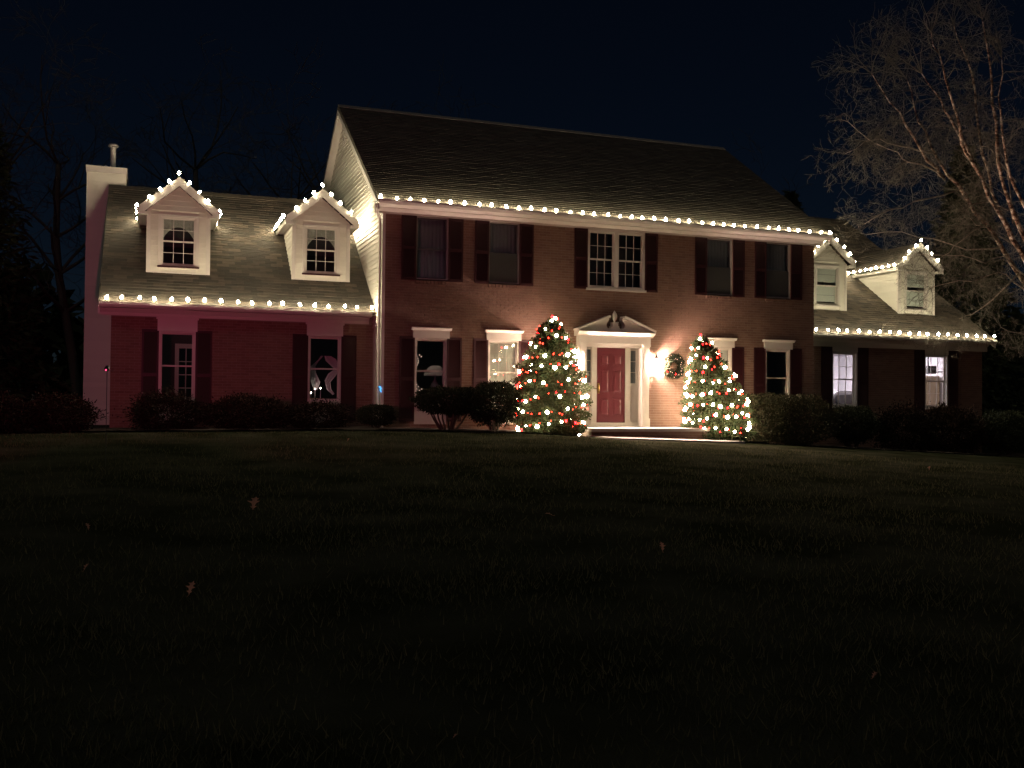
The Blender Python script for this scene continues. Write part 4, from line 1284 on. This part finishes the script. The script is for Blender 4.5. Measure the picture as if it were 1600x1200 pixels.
# white glazed door standing open in the left wing
t = thing('french_door', 'white glazed inner door seen through the window nearest the chimney', 'door', (-11.06, 4.0, 0.489))
b = MB(); ring(b, -11.10, -10.35, 0.49, 2.62, 4.0, 4.04, 0.10, 0.10, 0.22, 0.12); b.build('frame', M['trim'], t)
for j in range(5):
    for i in range(3):
        x0 = -11.0 + i*0.1834; z0 = 0.71 + j*0.358
        inst('pane', pane_mesh(0.155, 0.33, 'glass_dark'), t, (x0+0.014, 4.018, z0+0.014))
for i in (1, 2): MB().box(-11.0+i*0.1834-0.012, -11.0+i*0.1834+0.012, 4.005, 4.035, 0.71, 2.50).build('muntin', M['trim'], t)
for j in range(1, 5): MB().box(-11.0, -10.45, 4.006, 4.034, 0.71+j*0.358-0.012, 0.71+j*0.358+0.012).build('muntin', M['trim'], t)
# dim lamp that lights that room
t = thing('ceiling_lamp', 'dim ceiling lamp inside the left wing', 'lamp', (-10.6, 2.6, 3.19))
MB().lathe([(0.09,0.0),(0.09,-0.03),(0.05,-0.04)], (-10.6,2.6,3.19), 12).build('base', M['brass'], t)
MB().lathe([(0.05,-0.041),(0.11,-0.07),(0.08,-0.13),(0.01,-0.15)], (-10.6,2.6,3.19), 12).build('shade', M['e_lamp_dim'], t, smooth=True)

# garage: strip lamp, silver car, cabinet, door-opener rail
t = thing('ceiling_lamp', 'bright bare lamp glowing inside the garage', 'lamp', (10.72, 3.4, 3.04))
MB().lathe([(0.05,0.0),(0.05,-0.03),(0.012,-0.05),(0.012,-0.55)], (10.72,3.4,3.04), 10).build('stem', M['trim'], t)
MB().lathe([(0.02,-0.551),(0.035,-0.58),(0.045,-0.62),(0.03,-0.66),(0.005,-0.67)], (10.72,3.4,3.04), 12).build('globe', M['e_garage'], t, smooth=True)
t = thing('ceiling_lamp', 'long ceiling tube lamp inside the garage', 'lamp', (11.6, 4.6, 3.04))
MB().box(10.4,12.8,4.5,4.7,2.99,3.04).build('housing', M['trim'], t)
MB().box(10.45,12.75,4.53,4.67,2.95,2.985).build('tube', M['e_garage'], t)

def car():
    t = thing('parked_car', 'silver car parked inside the garage behind the lit window', 'car', (11.2, 4.3, -0.1))
    side = [(9.0,0.25),(9.05,0.75),(9.25,0.98),(9.5,1.02),(10.0,1.50),(10.3,1.62),(11.5,1.60),(11.9,1.52),(12.6,1.02),(13.35,0.90),(13.5,0.60),(13.5,0.25)]
    y0, y1 = 3.45, 5.15; b = MB()
    n = len(side); rows = []
    for y, ins in ((y0+0.10,0.0),(y0,0.0),(y0+0.02,0.0),(y1-0.02,0.0),(y1,0.0),(y1-0.10,0.0)): rows.append(y)
    vs, fs = [], []
    for y, sc_ in ((y0+0.0,0.0),(y0+0.18,1.0),(y1-0.18,1.0),(y1,0.0)):
        for (x, z) in side:
            up_ = max(0, z-1.0)
            if sc_ == 0.0: vs.append((x, y + (0.16*up_/0.6 if y == y0 else -0.16*up_/0.6), z - 0.02 if z < 1.2 else z-0.05))
            else: vs.append((x, y, z))
    for r_ in range(3):
        for i in range(n):
            j = (i+1) % n
            fs.append((r_*n+i, r_*n+j, (r_+1)*n+j, (r_+1)*n+i))
    fs.append(tuple(range(n-1,-1,-1))); fs.append(tuple(3*n+i for i in range(n)))
    b.add(vs, fs).build('body', M['car_paint'], t)
    yw = y0-0.004
    for poly in ([(9.72,1.06),(10.10,1.46),(10.75,1.50),(10.75,1.06)], [(10.82,1.06),(10.82,1.50),(11.45,1.48),(11.45,1.06)], [(11.52,1.06),(11.52,1.47),(11.82,1.42),(12.35,1.06)]):
        MB().add([(x, yw + 0.16*max(0,z-1.0)/0.6, z) for x, z in poly], [(0,1,2,3)]).build('side_window', M['car_glass'], t)
    MB().add([(9.53,3.7,1.05),(9.53,4.9,1.05),(9.99,4.85,1.497),(9.99,3.75,1.497)], [(0,1,2,3)]).build('rear_window', M['car_glass'], t)
    MB().add([(11.93,3.75,1.51),(11.93,4.85,1.51),(12.58,4.9,1.045),(12.58,3.7,1.045)], [(0,1,2,3)]).build('windscreen', M['car_glass'], t)
    for x in (9.85, 12.6):
        for y in (3.44, 4.96):
            w = MB().lathe([(0.22,0.0),(0.33,0.02),(0.34,0.10),(0.33,0.19),(0.22,0.21)], (x,y,0.24), 18, 'y').build('wheel', M['tyre'], t)
            MB().lathe([(0.21,-0.006),(0.21,0.0),(0.05,-0.012)], (x,y,0.24), 14, 'y').build('rim', M['flue'], w)
    MB().box(9.02,9.06,3.5,3.8,0.65,0.85).build('tail_light', M['door'], t)
car()
t = thing('cabinet', 'tan storage cabinet standing inside the garage behind the far right window', 'cabinet', (13.3, 3.2, -0.09))
MB().box(13.05, 13.6, 2.6, 3.9, -0.09, 2.15).build('carcass', M['cabinet'], t)
for k in range(2):
    MB().box(13.02, 13.045, 2.62+k*0.64, 3.24+k*0.64, 0.0, 2.10).build('door', M['cabinet'], t)
t = thing('opener_rail', 'dark garage door opener hung below the garage ceiling', 'door opener', (12.6, 2.3, 3.04))
b = MB(); b.box(12.45,12.80,1.9,2.3,2.20,2.46); b.build('motor', M['black_metal'], t)
b = MB(); b.box(12.6,13.66,2.08,2.12,2.25,2.29); b.box(12.60,12.64,2.06,2.10,2.47,3.04); b.build('rail', M['black_metal'], t)

# ------------------------------------------------------------------ shrubs
def shrub_mesh(name, rx, ry, h, zlow, mat, n, leaf, seed, flat=2.4, loose=0.03):
    rng = np.random.default_rng(seed)
    d = rng.normal(size=(n,3)); d /= np.linalg.norm(d, axis=1)[:,None]
    r = 1 - 0.42*rng.random(n)**1.8 + np.abs(rng.normal(size=n))*loose
    lump = 1 + 0.12*np.sin(d[:,0]*7+seed)*np.sin(d[:,1]*6+1) + 0.10*np.sin(d[:,2]*9+d[:,0]*8+seed) + 0.07*np.sin(d[:,0]*17+seed*2)*np.sin(d[:,2]*14)
    se = (np.abs(d)**flat).sum(1)**(-1/flat)
    cz = (h+zlow)/2; rz = (h-zlow)/2
    P = d*se[:,None]*(r*lump)[:,None]*np.array([rx,ry,rz]) + np.array([0,0,cz])
    P[:,2] = np.maximum(P[:,2], 0.03)
    V, F = leaf_cloud(P, leaf, rng, d + np.array([0,0,0.35]), 0.5, 0.40)
    # straggling shoots that break the outline
    m_ = n//14
    a = rng.uniform(0, 2*np.pi, m_); e_ = rng.uniform(-0.1, 1.3, m_)
    dd = np.stack([np.cos(a)*np.cos(e_), np.sin(a)*np.cos(e_), np.sin(e_)], 1)
    se2 = (np.abs(dd)**flat).sum(1)**(-1/flat)
    Q = dd*se2[:,None]*np.array([rx,ry,rz])*(1.0+0.14*rng.random(m_))[:,None] + np.array([0,0,cz])
    V2, F2 = leaf_cloud(Q, leaf*1.1, rng, dd, 0.5, 0.3)
    V = np.vstack([V, V2]); F = np.vstack([F, F2 + len(V) - len(V2)])
    return arrays_mesh(name, V, F, mat)
def stems_mesh(rx, ry, zlow, h, seed, k=12):
    rng = random.Random(seed); b = MB()
    for i in range(k):
        a = rng.uniform(0, 6.28); r0 = rng.uniform(0.05, 0.22); r1 = rng.uniform(0.45, 0.9)
        p0 = (rx*r0*math.cos(a), ry*r0*math.sin(a), -0.05)
        p2 = (rx*r1*math.cos(a), ry*r1*math.sin(a), zlow + (h-zlow)*0.45)
        p1 = tuple((p0[j]+p2[j])/2 + rng.uniform(-0.05,0.05) for j in range(3))
        b.tube([p0,p1,p2], [0.028,0.022,0.010], 6)
    return b.mesh('stems', M['bark'])
def shrub(label, x, y, fol, stems, group, s=(1,1,1), rz=0.0):
    z = gz(x, y)
    t = thing('shrub', label, 'shrub', (x, y, z), group)
    inst('foliage', fol, t, (x,y,z), (0,0,rz), s)
    inst('stems', stems, t, (x,y,z), (0,0,rz), s)
    return t
S_YEW = shrub_mesh('foliage', 0.78, 0.55, 1.02, 0.42, M['yew'], 11000, 0.06, 21)
S_YEW2 = shrub_mesh('foliage', 0.82, 0.60, 1.14, 0.20, M['yew'], 13000, 0.06, 22)
S_BOX = shrub_mesh('foliage', 0.85, 0.60, 1.25, 0.05, M['boxwood'], 12000, 0.06, 23, 3.0)
S_RUST = shrub_mesh('foliage', 0.84, 0.62, 0.92, 0.0, M['rust_shrub'], 11000, 0.065, 24, 1.9, 0.16)
S_LOOSE = shrub_mesh('foliage', 0.80, 0.55, 1.10, 0.0, M['rust_shrub'], 9000, 0.07, 25, 1.8, 0.24)
ST1 = stems_mesh(0.75, 0.5, 0.42, 1.02, 1, 14); ST2 = stems_mesh(0.75, 0.5, 0.15, 1.1, 2, 10)
GB = 'clipped shrubs in the bed along the house'
shrub('clipped yew on bare leaning stems before the far left main window', -4.92, -1.15, S_YEW, ST1, GB)
shrub('rounded yew tucked against the left lit evergreen', -3.78, -1.2, S_YEW2, ST1, GB, (1,1,1.02), 1.2)
shrub('square boxwood touching the right lit evergreen', 3.95, -0.95, S_BOX, ST2, GB, (1,1,1.02))
shrub('square boxwood under the last window of the main brick block', 5.30, -0.95, S_BOX, ST2, GB, (0.98,1,1.06), 2.0)
shrub('low dark shrub under the first lit garage window', 7.6, -0.35, S_YEW2, ST2, GB, (1.05,1,1.02), .6)
shrub('sprawling dark shrub between the two lit garage windows', 9.55, -0.3, S_LOOSE, ST2, GB, (1.25,1,1.10), .2)
shrub('rusty shrub under the far right garage window', 11.3, -0.2, S_RUST, ST2, GB, (1.15,1,1.42), 2.5)
shrub('wide dark shrub past the right end of the garage', 13.3, -0.4, S_YEW2, ST2, GB, (1.35,1.1,1.16), 3.6)
shrub('rusty rounded shrub at the far left edge of the photo', -14.7, -1.25, S_RUST, ST2, GB, (0.85,1,0.80), 0.3)
shrub('broad rusty shrub before the white chimney', -13.55, -0.6, S_RUST, ST2, GB, (1.05,1,0.80), 1.9)
shrub('loose shrub under the window nearest the chimney', -11.35, -0.2, S_LOOSE, ST2, GB, (1.05,1,0.72), 1.0)
shrub('low shrub between the two left wing windows', -9.55, -0.25, S_RUST, ST2, GB, (1.15,1,0.80), 2.8)
shrub('low shrub under the second left wing window', -7.9, -0.2, S_LOOSE, ST2, GB, (0.95,1,0.55), 4.0)
shrub('small dark shrub at the downspout corner', -6.55, -0.55, S_YEW2, ST2, GB, (0.55,0.7,0.50), 5.0)

# ------------------------------------------------------------------ trees
def grow(b, p, d, L, r, depth, rng, twigs=None, seg=4, droop=0.0, wob=0.18, kids=(2, 4), minr=0.0035, ratio=0.62):
    n = 4
    pts = [Vector(p)]; dd = Vector(d).normalized()
    for i in range(n):
        dd = (dd + Vector((rng.gauss(0,wob), rng.gauss(0,wob), rng.gauss(0,wob) - droop))).normalized()
        pts.append(pts[-1] + dd*L/n)
    rad = [max(minr, r*(1 - 0.62*i/n)) for i in range(n+1)]
    tgt = b if (twigs is None or r > 0.02) else twigs
    tgt.tube(pts, rad, 5 if r > 0.03 else 3, cap=False)
    if depth <= 0: return
    k = rng.randint(*kids)
    for i in range(k):
        t = rng.uniform(0.3, 1.0); j = min(n-1, int(t*n)); f = t*n - j
        q = pts[j].lerp(pts[j+1], f)
        ax = dd.orthogonal(); ax.rotate(Matrix.Rotation(rng.uniform(0, 6.28), 3, dd))
        nd = (dd*rng.uniform(0.6, 1.0) + ax*rng.uniform(0.45, 0.95)).normalized()
        grow(b, q, nd, L*ratio*rng.uniform(0.75, 1.15), max(minr, rad[j]*rng.uniform(0.45, 0.65)), depth-1, rng, twigs, seg, droop, wob, kids, minr, ratio)

TR = {
'T1': [[16.12,-1.0,1.06],[15.17,-1.0,2.96],[13.46,-1.0,4.98],[12.19,-1.05,6.37],[11.44,-1.1,6.9],[10.95,-1.1,7.54],[10.46,-1.05,7.97],[9.98,-1.0,8.6],[9.67,-1.0,9.23],[9.27,-0.95,9.95],[9.03,-0.9,10.77]],
'T1b': [[10.3,-1.05,7.9],[9.87,-1.25,8.1],[9.05,-1.5,8.48],[8.47,-1.5,9.16],[7.91,-1.5,9.74],[7.28,-1.5,10.49]],
'T2': [[15.04,-2.0,0.87],[13.88,-2.0,3.35],[12.37,-2.0,5.57],[11.69,-2.0,6.46],[11.04,-2.0,7.16],[10.44,-2.0,8.13],[10.09,-2.0,8.74],[9.62,-2.0,9.34],[9.27,-2.0,9.85],[8.59,-2.0,10.5]],
'T2b': [[10.35,-2.05,8.2],[9.65,-2.4,8.5],[9.27,-2.6,9.23],[8.88,-2.6,10.17],[8.66,-2.6,10.85],[8.36,-2.6,11.44]],
'T3': [[15.1,-1.6,0.9],[14.2,-1.5,3.4],[12.92,-1.5,5.57],[12.17,-1.5,6.58],[11.67,-1.5,7.5],[11.3,-1.5,8.61],[11.06,-1.5,9.91],[10.87,-1.5,11.03],[10.58,-1.5,11.56],[10.22,-1.5,12.27]],
'T4': [[14.33,-2.8,0.88],[12.71,-2.8,4.19],[11.5,-2.8,5.95],[10.91,-2.8,7.0],[10.56,-2.8,7.96],[10.49,-2.8,9.13],[10.33,-2.8,10.19],[10.16,-2.8,11.16],[9.98,-2.8,11.95]],
'T5': [[13.91,-3.2,0.89],[12.62,-3.2,4.51],[11.3,-3.2,6.41],[10.6,-3.2,7.43],[10.37,-3.2,8.3],[10.26,-3.2,9.0],[10.14,-3.2,9.69],[10.26,-3.2,10.77]]}
BR = {
'B1': [[10.3,-1.1,7.8],[9.33,-1.2,8.17],[8.63,-1.2,8.27],[8.06,-1.2,8.52],[7.49,-1.2,8.68],[6.71,-1.2,9.15]],
'B2': [[9.95,-1.0,8.6],[9.13,-0.9,8.73],[8.54,-0.9,8.75],[8.08,-0.9,8.87],[7.52,-0.9,8.72],[6.85,-0.9,8.32]],
'B3': [[11.9,-1.9,6.9],[11.45,-1.6,7.17],[10.72,-1.6,6.99],[10.6,-1.6,6.83]],
'B4': [[12.82,-1.3,6.0],[12.07,-1.0,6.58],[11.57,-1.0,6.58],[11.3,-1.0,6.9]],
'B5': [[12.0,-1.1,6.55],[11.44,-1.0,6.38],[10.71,-1.0,5.89],[10.23,-1.0,5.54]],
'B6': [[10.9,-1.1,7.6],[9.69,-0.8,7.24],[8.99,-0.8,6.94],[8.29,-0.8,6.74],[7.61,-0.8,6.37]],
'B7': [[13.9,-0.95,4.5],[13.2,-0.8,5.01],[12.65,-0.8,5.25],[11.65,-0.8,4.91],[10.42,-0.8,4.75],[9.6,-0.8,4.45]],
'B8': [[13.4,-1.15,5.1],[12.48,-1.2,5.68],[11.74,-1.2,5.41],[10.88,-1.2,5.59],[9.33,-1.2,5.53]],
'B9': [[14.9,-1.0,3.3],[13.76,-1.2,3.3],[12.99,-1.2,3.37],[12.36,-1.2,3.51]],
'B10': [[11.64,-2.4,7.6],[11.03,-2.1,8.56],[10.8,-2.0,8.66]],
'B11': [[12.38,-1.6,6.6],[11.76,-1.9,8.35],[11.16,-2.0,8.76]],
'B12': [[12.6,-1.05,5.95],[11.6,-0.6,5.9],[10.5,-0.4,6.2],[9.4,-0.3,6.35],[8.2,-0.2,6.2]],
'B13': [[13.2,-1.05,5.2],[12.6,-0.6,4.4],[12.0,-0.4,3.95],[11.6,-0.3,3.8]]}
def birch():
    base = (15.6, -2.0, gz(15.6, -2.0))
    t = thing('birch_tree', 'bare many-stemmed birch leaning in from the right over the garage dormers', 'tree', base)
    rng = random.Random(77)
    tw = MB()
    def wiggle(pts, amp):
        out = []
        for i in range(len(pts)-1):
            a, c = Vector(pts[i]), Vector(pts[i+1])
            out.append(a)
            out.append(a.lerp(c, 0.5) + Vector((rng.gauss(0,amp), rng.gauss(0,amp), rng.gauss(0,amp))))
        out.append(Vector(pts[-1])); return out
    for k, pts in TR.items():
        full = [Vector(q) for q in pts]
        if k[-1] != 'b':
            b0 = Vector(base) + Vector((rng.uniform(-0.12,0.12)+0.02*pts[0][0], rng.uniform(-0.15,0.15), -0.1))
            b0.x = base[0] + rng.uniform(-0.15, 0.15)
            full = [b0] + full
        path = wiggle(full, 0.035)
        n = len(path); r0 = 0.088 if k in ('T1','T2','T4') else 0.072
        if k[-1] == 'b': r0 = 0.052
        rad = [max(0.010, r0*(1 - 0.86*(i/(n-1))**1.1))*rng.uniform(0.85,1.18) for i in range(n)]
        tr = MB(); tr.tube(path, rad, 8); tr.build('trunk', M['birch_bark'], t, smooth=True)
        # twigs up the stem
        for i in range(3, n):
            if path[i].z < 4.2: continue
            for q in range(2 if path[i].z > 7 else 1 + i % 2):
                d = Vector((rng.gauss(-0.35,0.8), rng.gauss(0,0.7), rng.gauss(0.35,0.45)))
                grow(tw, path[i], d, rng.uniform(0.6,1.25), 0.012, 3, rng, None, 3, 0.03, 0.2, (2,4), 0.003, 0.66)
        # fine spray at the tip
        for q in range(4):
            d = (path[-1]-path[-2]).normalized() + Vector((rng.gauss(0,.45), rng.gauss(0,.45), rng.gauss(0.2,.3)))
            grow(tw, path[-1], d, rng.uniform(0.9,1.6), 0.013, 3, rng, None, 3, 0.0, 0.15, (2,4), 0.003, 0.68)
    for k, pts in BR.items():
        path = wiggle(pts, 0.04); n = len(path)
        rad = [max(0.006, 0.026*(1-0.75*i/(n-1))) for i in range(n)]
        MB().tube(path, rad, 6).build('branch', M['branch'], t, smooth=True)
        for i in range(1, n):
            for q in range(3):
                d = (path[i]-path[i-1]).normalized()*0.7 + Vector((rng.gauss(0,.6), rng.gauss(0,.5), rng.gauss(0.0,.6)))
                grow(tw, path[i], d, rng.uniform(0.45,1.0), 0.009, 3, rng, None, 3, 0.04, 0.22, (2,4), 0.0028, 0.68)
    tw.build('twigs', M['twig'], t)
birch()

def bare_tree_meshes(seed, H):
    rng = random.Random(seed); b, tw = MB(), MB()
    pts = [Vector((0,0,-0.2))]; d = Vector((0,0,1))
    n = 7
    for i in range(n):
        d = (d + Vector((rng.gauss(0,.07), rng.gauss(0,.07), 0.1))).normalized(); pts.append(pts[-1] + d*H*0.62/n)
    rad = [0.22*(1-0.55*i/n) for i in range(n+1)]
    b.tube(pts, rad, 7)
    for i in range(3, n+1):
        for q in range(3 if i < n else 5):
            a = rng.uniform(0, 6.28)
            d = Vector((math.cos(a), math.sin(a), rng.uniform(0.5, 1.5)))
            grow(b, pts[i], d, H*rng.uniform(0.16,0.26), rad[i]*0.5, 4, rng, tw, 3, 0.0, 0.15, (2,3), 0.008, 0.66)
    return b.mesh('trunk', M['bark'], smooth=True), tw.mesh('twigs', M['twig_far'])
BT = [bare_tree_meshes(31, 15), bare_tree_meshes(32, 17), bare_tree_meshes(33, 14)]
bt_spots = [(-6.6, 15.5, 0, 0.95, 'bare forked tree rising behind the roof left of the tall gable'),
            (-14.5, 19, 1, 1.0, 'bare tree behind the left wing above the chimney'),
            (-19.5, 17, 2, 1.1, 'bare tree in the dark left of the chimney'),
            (-10.5, 24, 1, 1.1, 'bare tree far behind the left dormers'),
            (-1.5, 23, 2, 1.25, 'bare tree behind the left end of the main ridge'),
            (4.5, 24, 1, 1.1, 'bare tree behind the middle of the main ridge'),
            (10.5, 25, 0, 1.1, 'bare tree behind the right end of the main ridge'),
            (17.5, 24, 2, 1.2, 'bare tree behind the garage ridge'),
            (-24, 26, 0, 1.2, 'bare tree at the far left edge of the woods')]
for i, (x, y, k, s, lb) in enumerate(bt_spots):
    z = gz(x, y) - 0.1
    t = thing('bare_tree', lb, 'tree', (x,y,z), 'bare trees behind the house')
    inst('trunk', BT[k][0], t, (x,y,z), (0,0,i*1.3), (s,s,s)); inst('twigs', BT[k][1], t, (x,y,z), (0,0,i*1.3), (s,s,s))

def conifer_mesh(seed, H, Rm, n):
    rng = np.random.default_rng(seed)
    h = H*(0.06 + 0.94*rng.random(n)**1.3); a = rng.uniform(0, 2*np.pi, n)
    tier = 0.72 + 0.28*np.abs(np.sin(h*2.3 + 1.5*np.sin(a*2)))
    r = Rm*(1-h/H)**0.8*tier*(1-0.5*rng.random(n)**1.6)*(1+0.15*np.sin(a*6+h))
    P = np.stack([r*np.cos(a), r*np.sin(a), h - 0.25*r], 1)
    out = np.stack([np.cos(a), np.sin(a), -0.25+0*a], 1)
    V, F = leaf_cloud(P, 0.34, rng, out, 0.35, 0.28)
    return arrays_mesh('crown', V, F, M['evergreen_far'])
CF = [conifer_mesh(41, 12, 3.0, 9000), conifer_mesh(42, 9.5, 2.9, 8000)]
ct = MB().tube([(0,0,-0.3),(0,0,5),(0,0,10)], [0.2,0.12,0.03], 7).mesh('trunk', M['bark'])
for i, (x, y, k, s, lb) in enumerate([(-17.0, 9.5, 0, 0.95, 'dark conifer close behind the white chimney'), (-21.5, 8.0, 1, 1.1, 'dark conifer at the left edge of the photo'),
            (-19.8, 14.5, 0, 1.15, 'tall dark conifer left of the chimney pipe'), (18.6, 6.5, 1, 1.05, 'dark conifer behind the birch past the garage end'),
            (21.5, 9.5, 0, 1.1, 'tall dark conifer behind the birch crown'), (17.2, 16.0, 0, 1.0, 'dark conifer behind the garage roof'), (25.0, 5.5, 1, 1.2, 'dark conifer at the right edge of the photo'), (19.2, 2.2, 1, 0.55, 'short conifer beside the right garage eave')]):
    z = gz(x, y)-0.1
    t = thing('conifer', lb, 'tree', (x,y,z), 'dark conifers round the house')
    inst('crown', CF[k], t, (x,y,z), (0,0,i*0.9), (s,s,s)); inst('trunk', ct, t, (x,y,z), (0,0,0), (s,s,s))
# woods far behind: one dark mass
def woods():
    rng = np.random.default_rng(51); n = 26000
    x = rng.uniform(-75, 95, n)
    top = 7.5 + 1.8*np.sin(x*0.21) + 1.3*np.sin(x*0.53+1) + 0.9*np.sin(x*1.3)
    y = 42 + 6*rng.random(n) + 0.004*(x-5)**2*0
    h = top*rng.random(n)**0.8
    P = np.stack([x, y, h], 1)
    V, F = leaf_cloud(P, 1.25, rng, None, 0.5, 0.6)
    ob = bpy.data.objects.new('woods', arrays_mesh('woods', V, F, M['evergreen_far'])); COL.objects.link(ob); ob['kind'] = 'stuff'
    ob['label'] = 'dark woodland closing the view behind the house'; ob['category'] = 'woods'
woods()

# ------------------------------------------------------------------ fallen leaves
def oak_leaf(x, y, size, rz, label, tilt=0.5, seed=0):
    rng = random.Random(seed)
    pr = [(0,0.03),(0.10,0.05),(0.18,0.20),(0.25,0.08),(0.38,0.12),(0.48,0.34),(0.55,0.14),(0.66,0.14),(0.74,0.27),(0.80,0.10),(1.0,0.0)]
    b = MB(); vs = []
    for (u, w) in pr:
        for s in (-1, 0, 1):
            ww = w*(1+rng.uniform(-.15,.15))
            zc = 0.10*math.sin(u*3) + 0.55*abs(s)*ww*0.8
            vs.append(((u-0.5)*size, s*ww*size, zc*size))
    fs = []
    for i in range(len(pr)-1):
        fs += [(i*3, i*3+3, i*3+4, i*3+1), (i*3+1, i*3+4, i*3+5, i*3+2)]
    b.add(vs, fs)
    b.tube([(-0.5*size,0,0),(-0.62*size,0.02*size,0.05*size),(-0.72*size,0.03*size,0.12*size)], 0.02*size, 4)
    me = b.mesh('leaf', M['oak_leaf'])
    ob = bpy.data.objects.new('oak_leaf', me); COL.objects.link(ob)
    ob.location = (x, y, gz(x, y) + 0.055); ob.rotation_euler = (rng.uniform(-0.25,0.25), -tilt, rz)
    tag(ob, label, 'leaf', 'fallen leaves on the lawn')
oak_leaf(-10.63, -13.30, 0.19, 1.2, 'largest fallen oak leaf, standing up from the lawn below the left wing', 0.75, 1)
oak_leaf(-11.40, -17.05, 0.10, 0.9, 'narrow upright oak leaf on the near left lawn', 1.0, 2)
oak_leaf(-12.20, -14.40, 0.08, 2.0, 'small curled leaf on the lawn near the left edge', 0.7, 3)
oak_leaf(-12.10, -16.20, 0.06, 0.4, 'tiny leaf tip on the lawn closest to the left edge', 0.9, 4)
oak_leaf(-7.80, -14.60, 0.09, 2.6, 'thin pale leaf lying on the lawn below the left evergreen', 0.2, 5)
oak_leaf(-7.47, -16.40, 0.09, 1.5, 'dull brown leaf on the lawn below the front door', 1.0, 6)
oak_leaf(1.44, -10.0, 0.09, 0.6, 'small leaf on the lawn before the garage', 0.9, 7)
oak_leaf(-8.15, -5.4, 0.08, 0.6, 'small bright leaf on the lawn edge below the downspout', 0.8, 8)
oak_leaf(-8.14, -19.9, 0.05, 0.2, 'single leaf on the dark near right lawn', 0.6, 9)
oak_leaf(-10.46, -20.1, 0.025, 0.2, 'tiny pale leaf fragment at the bottom of the lawn', 0.6, 10)
